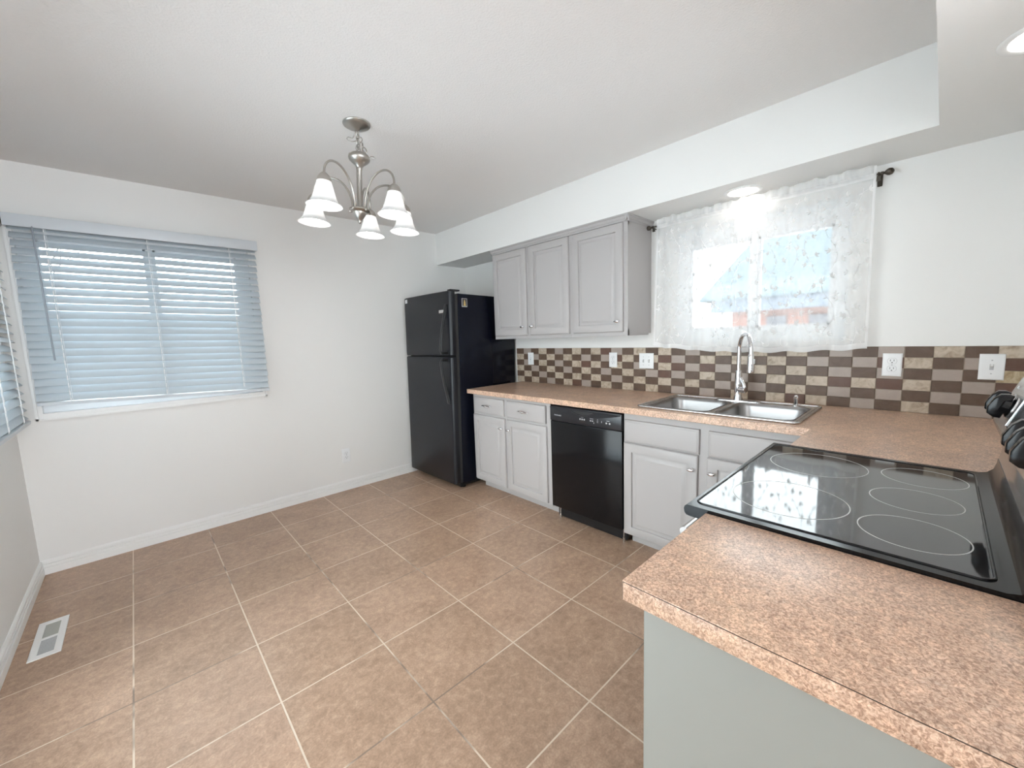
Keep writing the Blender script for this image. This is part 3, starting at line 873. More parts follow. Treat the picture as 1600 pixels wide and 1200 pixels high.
    mb.tube([o + d * 0.012, o + d * 0.052, o + d * 0.056], [0.0185, 0.0185, 0.015], 18)
    mb.tube([o + d * 0.046 + Vector((0, 0, 0.006)), o + d * 0.040 + Vector((0, 0, 0.035)), o + d * 0.018 + Vector((0, 0, 0.072))], [0.0075, 0.006, 0.0045], 10, squash=1.5)
    mb.build('lever', M['chrome'], t)
    s = thing('soap_dispenser', 'small chrome soap dispenser at the right rear corner of the sink', 'soap dispenser', (-0.138, -3.168, zt))
    MB().lathe([(0.017, zt + 0.0005), (0.017, zt + 0.004), (0.010, zt + 0.008), (0.0095, zt + 0.030), (0.0115, zt + 0.034), (0.0115, zt + 0.052), (0.007, zt + 0.060)], (-0.138, -3.168, 0), 20).build('pump_body', M['chrome'], s)
    MB().tube([(-0.138, -3.168, zt + 0.048), (-0.160, -3.170, zt + 0.049), (-0.175, -3.171, zt + 0.044)], [0.006, 0.0052, 0.0045], 10).build('nozzle', M['chrome'], s)
sink()

# ================================================================== RANGE
def range_():
    r = thing('electric_range', 'black glass-top electric range with stainless control panel set into the counter', 'range', (-1.4325, -3.62, 0))
    x0, x1 = -1.815, -1.050
    MB().box(x0 + 0.004, x1 - 0.004, -3.95, -3.335, 0.03, 0.893).build('body', M['black_soft'], r)
    for (x, y) in ((x0 + 0.05, -3.38), (x1 - 0.05, -3.38), (x0 + 0.05, -3.9), (x1 - 0.05, -3.9)):
        MB().lathe([(0.018, 0), (0.018, 0.012), (0.010, 0.014), (0.010, 0.032)], (x, y, 0), 12).build('foot', M['black_soft'], r)
    d = MB().rbox(x0 + 0.008, x1 - 0.008, -3.3345, -3.300, 0.24, 0.868, 0.006, 2).build('oven_door', M['black'], r)
    mb = MB().tube([(x0 + 0.05, -3.262, 0.822), (x1 - 0.05, -3.262, 0.822)], 0.012, 14)
    for x in (x0 + 0.07, x1 - 0.07): mb.rbox(x - 0.012, x + 0.012, -3.300, -3.262, 0.812, 0.832, 0.004, 2)
    mb.build('oven_handle', M['steel'], d)
    MB().rbox(x0 + 0.008, x1 - 0.008, -3.3345, -3.302, 0.06, 0.232, 0.006, 2).build('storage_drawer', M['black'], r)
    # cooktop frame: bull-nosed front, raised lip round the glass
    zt = 0.9215
    fr = MB()
    prof = [(-3.300, 0.893), (-3.288, 0.895), (-3.2835, 0.901), (-3.282, 0.910), (-3.284, 0.917), (-3.289, zt), (-3.800, zt), (-3.815, zt + 0.004), (-3.826, zt + 0.016), (-3.831, zt + 0.035), (-3.832, 0.968), (-3.90, 0.968), (-3.90, 0.893)]
    fr.prism(prof, x0, x1, lambda u, v, w: (w, u, v))
    ct = fr.build('cooktop_frame', M['black'], r, ang=30)
    gx0, gx1, gy0, gy1 = x0 + 0.030, x1 - 0.030, -3.788, -3.303
    MB().loops([rrect(gx0, gx1, gy0, gy1, 0.018, zt - 0.001), rrect(gx0, gx1, gy0, gy1, 0.018, zt + 0.0006)]).build('cooktop_glass', M['glass_top'], r)
    MB().tube([Vector(p) for p in rrect(gx0 - 0.003, gx1 + 0.003, gy0 - 0.003, gy1 + 0.003, 0.020, zt + 0.0003)], 0.0026, 8, closed=True).build('glass_trim', M['black'], ct)
    for (cx, cy, rad) in ((-1.610, -3.459, 0.122), (-1.254, -3.457, 0.1225), (-1.652, -3.685, 0.085), (-1.430, -3.682, 0.083), (-1.215, -3.691, 0.086)):
        n = 64; vs = []; fs = []
        zr = zt + 0.0009
        for k in range(n):
            a = 2 * PI * k / n
            for rr, z in ((rad - 0.0011, zr - 0.0003), (rad - 0.0011, zr), (rad + 0.0011, zr), (rad + 0.0011, zr - 0.0003)):
                vs.append((cx + rr * math.cos(a), cy + rr * math.sin(a), z))
        for k in range(n):
            j = (k + 1) % n
            for q in range(4): fs.append((4 * k + q, 4 * k + (q + 1) % 4, 4 * j + (q + 1) % 4, 4 * j + q))
        MB().add(vs, fs).build('burner_ring', M['ring'], r)
    # control panel: recessed foot, bulging then leaning back
    prof = [(-3.833, 0.9685), (-3.836, 0.985), (-3.838, 1.000), (-3.834, 1.025), (-3.822, 1.058), (-3.816, 1.075), (-3.8165, 1.085), (-3.822, 1.100), (-3.858, 1.196), (-3.864, 1.204), (-3.874, 1.208), (-3.945, 1.208), (-3.945, 0.9685)]
    bg_ = MB().prism(prof, x0, x1, lambda u, v, w: (w, u, v)).build('control_panel', M['steel'], r, ang=35)
    # inclined face basis
    p0 = Vector((0, -3.822, 1.100)); p1 = Vector((0, -3.858, 1.196)); sl = (p1 - p0).normalized(); nrm = Vector((0, sl.z, -sl.y))
    rot = Matrix(((1, 0, 0), (0, 0, 0), (0, 0, 0)))
    B = Matrix((Vector((1, 0, 0)), sl, nrm)).transposed()      # local x,y,z -> world
    def face(u, v, w): return Vector((u, 0, 0)) + p0 + sl * v + nrm * w
    # display window with bright edging
    dx0, dx1 = -1.545, -1.300
    mb = MB(); mb.prism([(dx0, 0.004), (dx1, 0.004), (dx1, 0.086), (dx0, 0.086)], 0, 0.003, lambda u, v, w: face(u, v, w))
    dp = mb.build('display', M['black'], bg_)
    mb = MB()
    mb.tube([face(dx0, 0.004, 0.003), face(dx1, 0.004, 0.003), face(dx1, 0.086, 0.003), face(dx0, 0.086, 0.003)], 0.0022, 8, closed=True)
    mb.build('display_trim', M['chrome'], bg_)
    for kx in (-1.122, -1.198, -1.590, -1.660, -1.730):
        c = face(kx, 0.036, 0)
        def loc(x, y, z): return c + Vector((x, 0, 0)) + sl * y + nrm * z
        mb = MB()
        mb.loops([[loc(rr * math.cos(a), rr * math.sin(a), z) for a in [2 * PI * k / 28 for k in range(28)]] for rr, z in ((0.0255, 0.0), (0.0255, 0.003), (0.020, 0.006), (0.0185, 0.018), (0.014, 0.020))])
        # thumb blade across the dial
        blade = [(-0.031, 0.008), (-0.033, 0.020), (-0.028, 0.033), (-0.012, 0.0385), (0.012, 0.0365), (0.026, 0.030), (0.031, 0.018), (0.030, 0.008)]
        rings = []
        for xx, sc_ in ((-0.010, 0.90), (-0.008, 1.0), (0.008, 1.0), (0.010, 0.90)):
            rings.append([loc(xx, y * sc_, 0.008 + (z - 0.008) * sc_) for y, z in blade])
        mb.loops(rings)
        kb = mb.build('knob', M['black'], bg_, ang=35)
        mb = MB().loops([[loc(rr * math.cos(a), rr * math.sin(a), z) for a in [2 * PI * k / 28 for k in range(28)]] for rr, z in ((0.0285, 0.0), (0.0285, 0.002), (0.0258, 0.0025))])
        mb.build('knob_bezel', M['chrome'], kb)
    MB().add([face(-1.095 + 0.004 * math.cos(a), 0.082 + 0.004 * math.sin(a), w) for w in (0, 0.0015) for a in [2 * PI * k / 12 for k in range(12)]], [tuple(range(12, 24))] + [(k, (k + 1) % 12, 12 + (k + 1) % 12, 12 + k) for k in range(12)]).build('indicator_light', M['plate'], bg_)
range_()

# ================================================================== WALL PLATES
def plate(tmap, w, h, kind, label, group, name, cat):
    """tmap(a,d,z): a sideways, d out of the wall, z up; local to the thing"""
    loc = tmap(0, 0, 0, True)
    r = thing(name, label, cat, loc, group)
    f = lambda a, d, z: tmap(a, d, z, True)
    mb = MB()
    def ring(i, d): return [f(-w / 2 + i, d, -h / 2 + i), f(w / 2 - i, d, -h / 2 + i), f(w / 2 - i, d, h / 2 - i), f(-w / 2 + i, d, h / 2 - i)]
    mb.loops([ring(0, 0.0003), ring(0, 0.003), ring(0.003, 0.006), ring(0.006, 0.0065)])
    mb.build('cover_plate', M['plate'], r)
    def disc(a, z, ra, rz, d0, d1, mat, nm, par, n=20, flat=False):
        pts = []
        for k in range(n):
            t = 2 * PI * k / n
            y = rz * math.sin(t)
            if flat: y = max(-rz * 0.80, min(rz * 0.80, y))
            pts.append((a + ra * math.cos(t), z + y))
        return MB().loops([[f(x, d, y) for x, y in pts] for d in (d0, d1)]).build(nm, mat, par)
    def bxf(mb, a0, a1, z0, z1, d0, d1):
        ps = [f(a, d, z) for z in (z0, z1) for d in (d0, d1) for a in (a0, a1)]
        mb.add(ps, [(0, 2, 3, 1), (4, 5, 7, 6), (0, 1, 5, 4), (2, 6, 7, 3), (0, 4, 6, 2), (1, 3, 7, 5)])
    def receptacle(a):
        for z in (0.0195, -0.0195):
            s = disc(a, z, 0.0172, 0.0172, 0.006, 0.0085, M['plate'], 'receptacle', r, flat=True)
            mb = MB()
            bxf(mb, a - 0.0078, a - 0.0056, z - 0.001, z + 0.008, 0.0083, 0.0088)
            bxf(mb, a + 0.0056, a + 0.0078, z - 0.001, z + 0.008, 0.0083, 0.0088)
            bxf(mb, a - 0.0025, a + 0.0025, z - 0.010, z - 0.0055, 0.0083, 0.0088)
            # shadow gap round the face, a dark ring in the plate
            mb.build('slots', M['slot'], s)
            disc(a, z, 0.0184, 0.0184, 0.0062, 0.0069, M['pgrey'], 'surround', s, flat=True)
        disc(a, 0, 0.0028, 0.0028, 0.006, 0.0075, M['pgrey'], 'screw', r, 10)
    def toggle(a):
        mb = MB(); bxf(mb, a - 0.006, a + 0.006, -0.013, 0.013, 0.006, 0.0072); mb.build('toggle_surround', M['pgrey'], r)
        mb = MB()
        mb.loops([[f(a - 0.0042, 0.007, -0.002), f(a + 0.0042, 0.007, -0.002), f(a + 0.0042, 0.007, 0.009), f(a - 0.0042, 0.007, 0.009)], [f(a - 0.0036, 0.017, 0.006), f(a + 0.0036, 0.017, 0.006), f(a + 0.0036, 0.0165, 0.0125), f(a - 0.0036, 0.0165, 0.0125)]])
        mb.build('toggle', M['plate'], r)
        for z in (0.030, -0.030): disc(a, z, 0.003, 0.003, 0.006, 0.0075, M['pgrey'], 'screw', r, 10)
    if kind == 'outlet': receptacle(0)
    elif kind == 'switch': toggle(0)
    elif kind == 'double': toggle(0.0225); toggle(-0.0225)
    elif kind == 'mixed': receptacle(0.0225); toggle(-0.0225)
    return r
def onB(y, z): return lambda a, d, zz, _: Vector((-0.0077 - d, y - a, z + zz))
G = 'electrical plates on the backsplash'
plate(onB(-1.003, 1.142), 0.072, 0.116, 'switch', 'white plate on the tiles nearest the black fridge', G, 'wall_switch', 'switch')
plate(onB(-1.916, 1.146), 0.072, 0.117, 'outlet', 'white outlet on the tiles under the grey single-door wall cabinet', G, 'wall_outlet', 'outlet')
plate(onB(-2.202, 1.143), 0.115, 0.115, 'double', 'white square two-switch plate on the tiles left of the curtain', G, 'wall_switch', 'switch')
plate(onB(-3.538, 1.149), 0.073, 0.115, 'outlet', 'white duplex outlet on the tiles right of the curtain', G, 'wall_outlet', 'outlet')
plate(onB(-3.862, 1.148), 0.076, 0.116, 'switch', 'white single light switch on the tiles above the range control knobs', G, 'wall_switch', 'switch')
plate(lambda a, d, z, _: Vector((-1.457 + a, -d, 0.325 + z)), 0.072, 0.128, 'outlet', 'white outlet low on the blank wall left of the fridge', None, 'wall_outlet', 'outlet')

# ================================================================== FLOOR REGISTER
def register():
    r = thing('floor_vent', 'white metal floor register on the brown tiles by the left wall', 'vent', (-3.222, -0.855, 0))
    x0, x1, y0, y1 = -3.276, -3.172, -1.033, -0.685
    ix0, ix1, iy0, iy1 = x0 + 0.026, x1 - 0.026, y0 + 0.032, y1 - 0.032
    ym = (iy0 + iy1) / 2
    xs = [x0, ix0, ix1, x1]; ys = [y0, iy0, ym - 0.008, ym + 0.008, iy1, y1]
    full = {(i, j): not (i == 1 and j in (1, 3)) for i in range(3) for j in range(5)}
    o = grid_solid(xs, ys, full, 0.0008, 0.0055, lambda a, b, w: (a, b, w)).build('frame', M['trim'], r)
    bv = o.modifiers.new('edge', 'BEVEL'); bv.width = 0.0015; bv.segments = 2; bv.limit_method = 'ANGLE'
    MB().box(ix0, ix1, ym + 0.008, iy1, 0.0012, 0.003).build('damper', M['filter'], r)
    MB().box(ix0, ix1, iy0, ym - 0.008, 0.0003, 0.0010).build('duct_opening', M['slot'], r)
    mb = MB(); n = 11
    for k in range(n):
        y = iy0 + (ym - 0.008 - iy0) * (k + 0.5) / n
        mb.prism([(y - 0.0022, 0.0012), (y - 0.0012, 0.0012), (y + 0.0016, 0.0045), (y + 0.0006, 0.0045)], ix0 - 0.0004, ix1 + 0.0004, lambda u, v, w: (w, u, v))
    mb.build('louvers', M['pgrey'], r)
register()

# ================================================================== BLINDS
def blind(name, label, loc, rotz, L, ztop, zbot, skew, wand_at, ladders, tilt=(43, 19)):
    r = thing(name, label, 'blind', loc, 'white horizontal window blinds', (0, 0, rotz), local=True)
    # local: x along the window 0..L, -y towards the room, z world height
    r.location.z = 0
    d = 0.052
    n = 23
    z_first, z_last = ztop - 0.060, zbot + 0.050
    mb = MB()
    for i in range(n):
        zc = z_first + (z_last - z_first) * i / (n - 1)
        jit = random.uniform(-0.012, 0.012)
        m0 = 7; ang = math.radians(tilt[0] + tilt[1] * min(1.0, i / 13)) + jit
        top, bot = [], []
        sect = []
        for k in range(m0):
            t = -1 + 2 * k / (m0 - 1)
            s = t * d / 2; bow = 0.0030 * (1 - t * t)
            # t=-1 room edge (low), t=+1 outer edge (high)
            y = s * math.cos(ang) - bow * math.sin(ang)
            z = s * math.sin(ang) + bow * math.cos(ang)
            sect.append((y, z))
        nx, nz = -math.sin(ang) * 0.0028, math.cos(ang) * 0.0028
        poly = sect + [(y - nx, z - nz) for y, z in sect[::-1]]
        sk = lambda w: skew * (i / (n - 1)) * (0.5 - w / L)
        e0 = random.uniform(-0.002, 0.002)
        mb.prism(poly, e0, L + e0, lambda u, v, w: (w, u - 0.044, zc + v + sk(w)))
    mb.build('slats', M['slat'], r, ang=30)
    MB().rbox(0.0, L, -0.068, -0.022, ztop - 0.050, ztop - 0.005, 0.002, 1).build('headrail', M['valance'], r)
    # valance with returns
    mb = MB().rbox(-0.012, L + 0.012, -0.088, -0.076, ztop - 0.066, ztop + 0.004, 0.003, 2)
    mb.rbox(-0.012, -0.001, -0.077, -0.021, ztop - 0.064, ztop + 0.002, 0.002, 1).rbox(L + 0.001, L + 0.012, -0.077, -0.021, ztop - 0.064, ztop + 0.002, 0.002, 1)
    mb.build('valance', M['valance'], r)
    mb = MB()
    mb.prism([(-0.070, 0), (-0.068, -0.018), (-0.020, -0.018), (-0.018, 0), (-0.030, 0.003), (-0.058, 0.003)], 0, L, lambda u, v, w: (w, u, zbot + 0.018 + v + skew * (0.5 - w / L)))
    mb.build('bottom_rail', M['valance'], r)
    for x in ladders:
        mb = MB()
        for y in (-0.0625, -0.0255): mb.tube([(x, y, ztop - 0.05), (x, y, zbot + 0.020)], 0.0011, 6)
        mb.tube([(x + 0.008, -0.064, ztop - 0.05), (x + 0.008, -0.064, zbot + 0.022)], 0.0009, 6)
        for i in range(n):
            zc = z_first + (z_last - z_first) * i / (n - 1)
            mb.tube([(x, -0.0645, zc - 0.021), (x, -0.0645, zc + 0.006)], 0.0032, 6)
        mb.build('ladder_cord', M['cord'], r)
    if wand_at is not None:
        MB().tube([(wand_at, -0.082, ztop - 0.052), (wand_at, -0.093, ztop - 0.085), (wand_at + 0.004, -0.093, 1.31)], 0.0042, 8).build('tilt_wand', M['wand'], r)
    return r
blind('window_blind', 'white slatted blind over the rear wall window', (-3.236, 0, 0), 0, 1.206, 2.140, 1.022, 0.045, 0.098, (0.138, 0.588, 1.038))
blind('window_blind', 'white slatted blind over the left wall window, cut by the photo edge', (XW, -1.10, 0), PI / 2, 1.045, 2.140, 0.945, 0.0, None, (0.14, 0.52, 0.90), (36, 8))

# ================================================================== CURTAIN + ROD
RODX, RODZ = -0.066, 2.078
def rod():
    r = thing('curtain_rod', 'thin dark curtain rod with ball ends above the sink window', 'curtain rod', (RODX, -2.87, RODZ))
    MB().tube([(RODX, -2.275, RODZ), (RODX, -3.455, RODZ)], 0.0055, 12).build('rod', M['bronze'], r)
    for s, y in ((1, -2.275), (-1, -3.455)):
        RY = Matrix.Rotation(-s * PI / 2, 3, 'X')
        mb = MB().lathe([(0.008, -0.004), (0.008, 0.006), (0.005, 0.009), (0.009, 0.013), (0.0145, 0.020), (0.0165, 0.028), (0.0145, 0.037), (0.008, 0.043), (0.002, 0.045)], (RODX, y, RODZ), 20, RY)
        mb.build('finial', M['bronze'], r)
    for y in (-2.285, -3.445):
        mb = MB().rbox(-0.004, -0.0005, y - 0.010, y + 0.010, RODZ - 0.045, RODZ + 0.012, 0.002, 1)
        mb.tube([(-0.003, y, RODZ - 0.012), (RODX, y, RODZ - 0.010), (RODX - 0.009, y, RODZ - 0.002), (RODX - 0.010, y, RODZ + 0.006)], 0.0035, 8)
        mb.box(RODX - 0.004, RODX + 0.004, y - 0.008, y + 0.008, RODZ - 0.032, RODZ - 0.008)
        mb.build('bracket', M['bronze'], r)
rod()

CY0, CY1 = -3.437, -2.312     # curtain edges
def fold(y, z):
    t = max(0.0, min(1.0, (RODZ - z) / 0.84))
    a = 0.006 + 0.012 * t
    v = math.sin(y * 34 + 0.6 * math.sin(y * 9)) * a + math.sin(y * 61 + 1.3 + t) * 0.003 + 0.004 * math.sin(y * 13 + 2 * t)
    return RODX - 0.012 - 0.010 * t + v * (0.35 + 0.65 * min(1, t * 4))
def hem_y(y, t):
    # edges: left hem drifts out, right hem drifts in towards the bottom
    f = (y - CY0) / (CY1 - CY0)
    return y + t * (0.022 * f - 0.008 * (1 - f)) 
def zbot(y): 
    f = (y - CY0) / (CY1 - CY0)
    return 1.232 + 0.022 * f ** 3 - 0.020 * math.sin(PI * f) + 0.004 * math.sin(y * 40)
def curtain():
    r = thing('curtain', 'sheer white embroidered vine curtain over the sink window', 'curtain', (RODX, -2.87, RODZ))
    NY, NZ = 220, 90
    vs = []; fs = []; mis = []
    for j in range(NZ + 1):
        tt = j / NZ
        for i in range(NY + 1):
            f = i / NY; y = CY0 + (CY1 - CY0) * f
            if j <= 3:                                          # ruffled header above the rod
                z = RODZ + 0.040 * (1 - j / 3) + (0.004 * math.sin(y * 90) + 0.003 * math.sin(y * 41)) * (1 - j / 3) + 0.006
                x = RODX - 0.009 + 0.004 * math.sin(y * 120)
            elif j <= 5:
                z = RODZ - 0.004 - 0.006 * (j - 4); x = RODX - 0.0085 + 0.0015 * math.sin(y * 150)
            else:
                s = (j - 5) / (NZ - 5); z = RODZ - 0.010 + (zbot(y) - RODZ + 0.010) * s
                x = fold(y, z)
            t = max(0, (RODZ - z) / 0.84)
            vs.append((x, hem_y(y, t), z))
    for j in range(NZ):
        for i in range(NY):
            a = j * (NY + 1) + i
            fs.append((a, a + 1, a + NY + 2, a + NY + 1))
            mis.append(1 if (j >= NZ - 3 or i < 2 or i > NY - 3 or 3 <= j <= 5) else 0)
    mb = MB(); mb.v = vs; mb.f = fs; mb.mi = mis
    sh = mb.build('sheer_panel', [M['sheer'], M['hem']], r, ang=180, normals=False)
    # embroidery: meandering stems with leaves and blossoms
    em = MB()
    def S(y, z): return Vector((fold(y, z) - 0.0016, hem_y(y, max(0, (RODZ - z) / 0.84)), z))
    def stem(pts, w):
        n = len(pts); v = []; f = []
        for k, (y, z) in enumerate(pts):
            a = pts[max(0, k - 1)]; b = pts[min(n - 1, k + 1)]
            dy, dz = b[0] - a[0], b[1] - a[1]; L = math.hypot(dy, dz) or 1
            v += [S(y - dz / L * w, z + dy / L * w), S(y + dz / L * w, z - dy / L * w)]
        for k in range(n - 1): f.append((2 * k, 2 * k + 1, 2 * k + 3, 2 * k + 2))
        em.add(v, f)
    def leaf(y, z, ang, L, wd):
        c, s = math.cos(ang), math.sin(ang); v = []; f = []
        n = 7
        for k in range(n):
            t = k / (n - 1); w = wd * math.sin(PI * t ** 0.8) + 0.0003
            for sg in (-1, 1):
                v.append(S(y + c * L * t - s * w * sg, z + s * L * t + c * w * sg))
        for k in range(n - 1): f.append((2 * k, 2 * k + 1, 2 * k + 3, 2 * k + 2))
        em.add(v, f)
    rnd = random.Random(21)
    def inside(y, z): return CY0 + 0.02 < y < CY1 - 0.02 and zbot(y) + 0.02 < z < RODZ - 0.03
    col = 0; y = CY1 - 0.055
    while y > CY0 + 0.03:
        ph = rnd.uniform(0, 6.28); amp = rnd.uniform(0.022, 0.036); fr_ = rnd.uniform(17, 22)
        pts = []; z = RODZ - 0.035 - rnd.uniform(0, 0.03)
        yy0 = y
        while z > 1.26:
            yy = yy0 + amp * math.sin(fr_ * z + ph)
            if inside(yy, z): pts.append((yy, z))
            z -= 0.008
        # break the stem into sprays
        k = 0
        while k < len(pts) - 8:
            ln = rnd.randint(18, 30)
            seg = pts[k:k + ln]
            if len(seg) > 5:
                stem(seg, 0.0010)
                for q in range(3, len(seg) - 1, 6):
                    (a, b) = seg[q]; side = 1 if (q // 6) % 2 else -1
                    # side shoot with a trefoil
                    shoot = [(a + side * 0.028 * t, b + 0.020 * t * t + 0.006 * math.sin(t * 4)) for t in [i / 6 for i in range(7)]]
                    shoot = [p for p in shoot if inside(*p)]
                    if len(shoot) > 3:
                        stem(shoot, 0.0008); (a, b) = shoot[-1]
                        base = 0 if side > 0 else PI
                        for da, L in ((0.9, 0.020), (0.0, 0.024), (-0.9, 0.020)):
                            leaf(a, b, base + da * side + 0.25 * side, L * rnd.uniform(0.8, 1.15), 0.0042)
                    leaf(seg[q][0], seg[q][1], rnd.uniform(0, 6.28), 0.016, 0.0034)
                # curl at the tip
                (a, b) = seg[-1]; sd = rnd.choice((-1, 1))
                stem([(a + sd * 0.016 * (1 - math.cos(t)), b - 0.014 * math.sin(t)) for t in [i * 0.4 for i in range(10)]], 0.0008)
            k += ln + rnd.randint(2, 5)
        y -= rnd.uniform(0.078, 0.10)
    e = em.build('embroidery', M['thread'], r, ang=180, normals=False)
    e['label'] = 'white embroidered vines and leaves'
curtain()

# ================================================================== CHANDELIER
def chandelier():
    r = thing('chandelier', 'brushed nickel five-light chandelier with frosted bell shades hanging from the ceiling', 'chandelier', (-1.8656, -1.6054, 1.9716), rot=(math.radians(0.88), math.radians(3.55), 0), local=True)
    Tm = (Matrix.Translation((-1.8656, -1.6054, 1.9716)) @ Euler((math.radians(0.88), math.radians(3.55), 0)).to_matrix().to_4x4())
    inv = Tm.inverted()
    L = lambda x, y, z: inv @ Vector((x, y, z))
    cx, cy = -1.848, -1.613
    # canopy (upright against the ceiling) expressed in the fixture's own axes
    mb = MB().lathe([(0.066, H), (0.067, H - 0.004), (0.064, H - 0.010), (0.052, H - 0.017), (0.030, H - 0.024), (0.016, H - 0.028), (0.010, H - 0.034), (0.004, H - 0.036)], (cx, cy, 0), 40)
    mb.v = [tuple(inv @ Vector(v)) for v in mb.v]
    mb.build('canopy', M['nickel'], r)
    top = Tm @ Vector((0, 0, 0.345))
    a = Vector((cx, cy, H - 0.034)); nl = 5
    mb = MB()
    for k in range(nl):
        c = a.lerp(top, (k + 0.5) / nl); ln = (top - a).length / nl * 0.78
        R_ = Matrix.Rotation((k % 2) * PI / 2 + 0.4, 3, 'Z')
        pts = []
        for q in range(16):
            t = 2 * PI * q / 16
            pts.append(inv @ (c + R_ @ Vector((0.0095 * math.cos(t), 0, ln * math.sin(t)))))
        mb.tube(pts, 0.0030, 6, closed=True)
    # spare links gathered to one side
    for k, (dx, dz) in enumerate(((0.012, -0.045), (0.022, -0.072), (0.030, -0.094), (0.024, -0.108))):
        c = a + Vector((dx * 0.75, -dx * 0.7, dz)); R_ = Matrix.Rotation(k * 1.2, 3, 'Z') @ Matrix.Rotation(0.5, 3, 'Y')
        mb.tube([inv @ (c + R_ @ Vector((0.0085 * math.cos(2 * PI * q / 14), 0, 0.0155 * math.sin(2 * PI * q / 14)))) for q in range(14)], 0.0030, 6, closed=True)
    mb.build('chain', M['nickel'], r)
    mb = MB()
    pts = [a + Vector(p) for p in ((0, 0, 0.0), (-0.012, 0.012, -0.02), (-0.020, 0.016, -0.035), (-0.036, 0.030, -0.030), (-0.040, 0.034, -0.040), (-0.024, 0.018, -0.052), (0.000, 0.000, -0.045), (0.010, -0.010, -0.035), (-0.004, 0.002, -0.06), (-0.010, 0.006, -0.085), (-0.003, 0.0, -0.105))]
    sm = []
    for i in range(len(pts) - 1):
        p0 = pts[max(0, i - 1)]; p1 = pts[i]; p2 = pts[i + 1]; p3 = pts[min(len(pts) - 1, i + 2)]
        for k in range(6):
            t = k / 6
            sm.append(0.5 * ((2 * p1) + (p2 - p0) * t + (2 * p0 - 5 * p1 + 4 * p2 - p3) * t * t + (3 * p1 - p0 - 3 * p2 + p3) * t ** 3))
    mb.tube([inv @ p for p in sm], 0.0021, 6)
    # loose wire tail beside the cup
    tail = [top + Vector(p) for p in ((0.012, -0.010, -0.004), (0.030, -0.028, -0.022), (0.046, -0.044, -0.030), (0.060, -0.058, -0.034), (0.052, -0.050, -0.024), (0.040, -0.038, -0.022))]
    mb.tube([inv @ p for p in tail], 0.0020, 6)
    mb.build('wire', M['nickel'], r)
    MB().lathe([(0.006, 0.346), (0.012, 0.340), (0.042, 0.334), (0.051, 0.326), (0.053, 0.315), (0.050, 0.305), (0.034, 0.290), (0.022, 0.282), (0.017, 0.272), (0.014, 0.268)], n=36).build('cup', M['nickel'], r)
    MB().lathe([(0.0145, 0.270), (0.0155, 0.264), (0.0132, 0.258), (0.0130, 0.085), (0.0155, 0.080), (0.0155, 0.070)], n=28).build('column', M['nickel'], r)
    mb = MB().lathe([(0.016, 0.070), (0.044, 0.067), (0.050, 0.062), (0.050, 0.056), (0.044, 0.051), (0.032, 0.048), (0.031, 0.043), (0.024, 0.028), (0.014, 0.014), (0.008, 0.008), (0.009, 0.002), (0.006, -0.005), (0.002, -0.008)], n=40)
    mb.build('hub', M['nickel'], r)
    for deg in (-150.2, -73.4, -2.8, 54.1, 131.0):
        an = math.radians(deg); ca, sa = math.cos(an), math.sin(an)
        R0 = 0.2484
        def q(rad, z): return Vector((ca * rad, sa * rad, z))
        ctrl = [(0.036, 0.050), (0.038, 0.085), (0.047, 0.125), (0.068, 0.168), (0.102, 0.203), (0.145, 0.222), (0.190, 0.221), (0.226, 0.201), (0.244, 0.172), (0.2484, 0.142)]
        pts = []
        for i in range(len(ctrl) - 1):
            p0 = Vector(ctrl[max(0, i - 1)]); p1 = Vector(ctrl[i]); p2 = Vector(ctrl[i + 1]); p3 = Vector(ctrl[min(len(ctrl) - 1, i + 2)])
            for k in range(5):
                t = k / 5
                p = 0.5 * ((2 * p1) + (p2 - p0) * t + (2 * p0 - 5 * p1 + 4 * p2 - p3) * t * t + (3 * p1 - p0 - 3 * p2 + p3) * t ** 3)
                pts.append(q(p.x, p.y))
        pts.append(q(*ctrl[-1]))
        mb = MB().tube(pts, 0.0052, 10)
        mb.ball(q(0.049, 0.056), 0.0085, 12)
        arm = mb.build('arm', M['nickel'], r)
        c = q(R0, 0)
        MB().lathe([(0.006, 0.147), (0.012, 0.143), (0.024, 0.132), (0.031, 0.118), (0.033, 0.106), (0.030, 0.104), (0.020, 0.110)], c, 28).build('socket_cap', M['nickel'], arm)
        out = [(0.031, 0.112), (0.033, 0.100), (0.039, 0.078), (0.046, 0.052), (0.054, 0.028), (0.065, 0.010), (0.079, 0.0)]
        inn = [(a_ - 0.0028, z_ + (0.001 if i else 0)) for i, (a_, z_) in enumerate(out)][::-1]
        MB().lathe(out + [(0.0795, -0.0015), (0.078, -0.002)] + inn, c, 40, close=False).build('shade', M['shade'], arm, ang=60)
        mb = MB().lathe([(0.013, 0.106), (0.014, 0.082), (0.022, 0.066), (0.029, 0.046), (0.030, 0.033), (0.026, 0.017), (0.016, 0.006), (0.004, 0.002)], c, 24)
        mb.build('bulb', M['bulb'], arm)
chandelier()

# ================================================================== RECESSED LIGHTS
def can(x, y, label):
    r = thing('recessed_light', label, 'recessed light', (x, y, HS), 'recessed soffit lights')
    MB().lathe([(0.097, HS), (0.097, HS - 0.002), (0.094, HS - 0.0045), (0.080, HS - 0.006), (0.076, HS - 0.0045), (0.076, HS - 0.0005)], (x, y, 0), 48, close=False).build('trim_ring', M['trim'], r)
    MB().lathe([(0.0755, HS - 0.0006), (0.0755, HS - 0.0030), (0.060, HS - 0.0042), (0.004, HS - 0.0048)], (x, y, 0), 40).build('lens', M['can'], r)
can(-0.160, -2.873, 'round recessed light in the soffit above the sink curtain')
can(-0.872, -3.857, 'round recessed light in the soffit over the range, at the photo edge')

# ================================================================== OUTSIDE
struct(MB().box(-14, 18, -16, 20, -0.45, -0.35).build('ground', M['snow']))

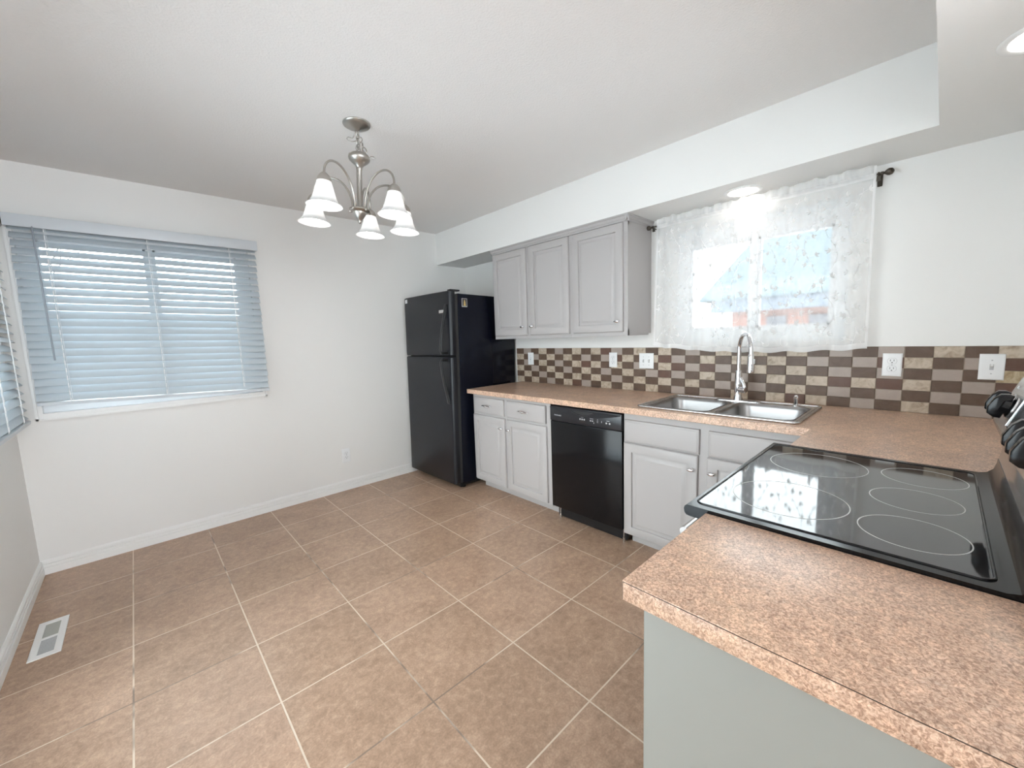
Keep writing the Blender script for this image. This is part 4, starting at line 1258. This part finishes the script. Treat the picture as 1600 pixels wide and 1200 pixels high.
def garage():
    r = thing('garage', 'red brick garage with blue-grey shingle roof seen through the sink curtain', 'garage', (5.2, -5.5, -0.35))
    MB().box(5.25, 10.2, -11.0, -1.05, -0.35, 1.66).build('brick_wall', M['brick'], r)
    MB().box(4.90, 5.24, -11.4, -0.80, 1.66, 1.90).build('fascia', M['fascia'], r)
    # hipped roof
    e = 4.85; zE = 1.905; pitch = 0.62; run = 2.9
    A = Vector((e, -0.62, zE)); B = Vector((e, -11.4, zE)); C_ = Vector((e + run, -11.4, zE + run * pitch)); D = Vector((e + run, -0.95, zE + run * pitch))
    E_ = Vector((e + 2 * run, -0.62, zE)); F_ = Vector((e + 2 * run, -11.4, zE))
    me = bpy.data.meshes.new('roof')
    off = Vector((5.2, -5.5, -0.35))
    low = Vector((0, 0, -0.04))
    pts = [A, B, C_, D, E_, F_]
    me.from_pydata([tuple(p - off) for p in pts] + [tuple(p - off + low) for p in pts], [], [(0, 1, 2, 3), (0, 3, 4), (3, 2, 5, 4), (1, 5, 2), (6, 9, 8, 7), (6, 10, 9), (9, 10, 11, 8), (7, 8, 11), (0, 6, 7, 1), (0, 4, 10, 6), (4, 5, 11, 10), (5, 1, 7, 11)])
    uv = me.uv_layers.new(name='UVMap')
    for p in me.polygons:
        for li in p.loop_indices:
            co = me.vertices[me.loops[li].vertex_index].co
            if p.index == 1: uv.data[li].uv = (co.x, co.z * 1.6)
            else: uv.data[li].uv = (co.y, co.z * 1.9)
    me.materials.append(M['shingle'])
    o = bpy.data.objects.new('roof', me); COL.objects.link(o); o.parent = r
    for y in (-1.75, -2.35):
        MB().box(5.20, 5.26, y - 0.14, y + 0.14, 1.18, 1.55).build('window', M['garage_win'], r)
garage()

def tree(loc, seed, h, label, spread=0.5):
    rnd = random.Random(seed); mb = MB()
    def grow(p, d, L, r, lvl):
        pts = [p]; q = p.copy(); dd = d.copy()
        for k in range(4):
            dd = (dd + Vector((rnd.uniform(-1, 1), rnd.uniform(-1, 1), rnd.uniform(-0.2, 0.5))) * 0.16).normalized()
            q = q + dd * L / 4; pts.append(q.copy())
        mb.tube(pts, [r * (1 - 0.12 * k) for k in range(5)], 6 if lvl < 2 else 4)
        if lvl >= 5: return
        for k in range(3 if lvl < 4 else 2):
            az = rnd.uniform(0, 6.28); nd = (dd + Vector((math.cos(az), math.sin(az), rnd.uniform(-0.1, 0.4))) * spread * rnd.uniform(0.8, 1.5)).normalized()
            grow(pts[rnd.randint(2, 4)].copy(), nd, L * rnd.uniform(0.6, 0.78), r * 0.58, lvl + 1)
    grow(Vector(loc), Vector((0, 0, 1)), h, 0.035 * h, 0)
    o = mb.build('bare_tree', M['bark'])
    return tag(o, label, 'tree')
tree((3.3, -0.15, -0.35), 5, 1.25, 'bare twiggy tree outside, left of the garage roof behind the lace curtain', 0.62)
tree((-4.3, 6.4, -0.35), 11, 2.2, 'bare tree outside, seen between the top slats of the rear blind')

def shed():
    r = thing('neighbor_house', 'pale blue-grey sided house beyond the rear blind', 'house', (-3.5, 9.5, -0.35))
    mb = MB()
    mb.box(-11, 4, 9.0, 11, -0.35, 2.05)
    for k in range(14): mb.box(-11, 4, 8.985, 9.0, -0.33 + k * 0.17, -0.20 + k * 0.17)
    mb.build('siding_wall', M['siding'], r)
    mb = MB().prism([(8.6, 2.05), (11.4, 2.05), (10, 2.55)], -11.3, 4.3, lambda u, v, w: (w, u, v))
    mb.build('roof', M['snow'], r)
shed()
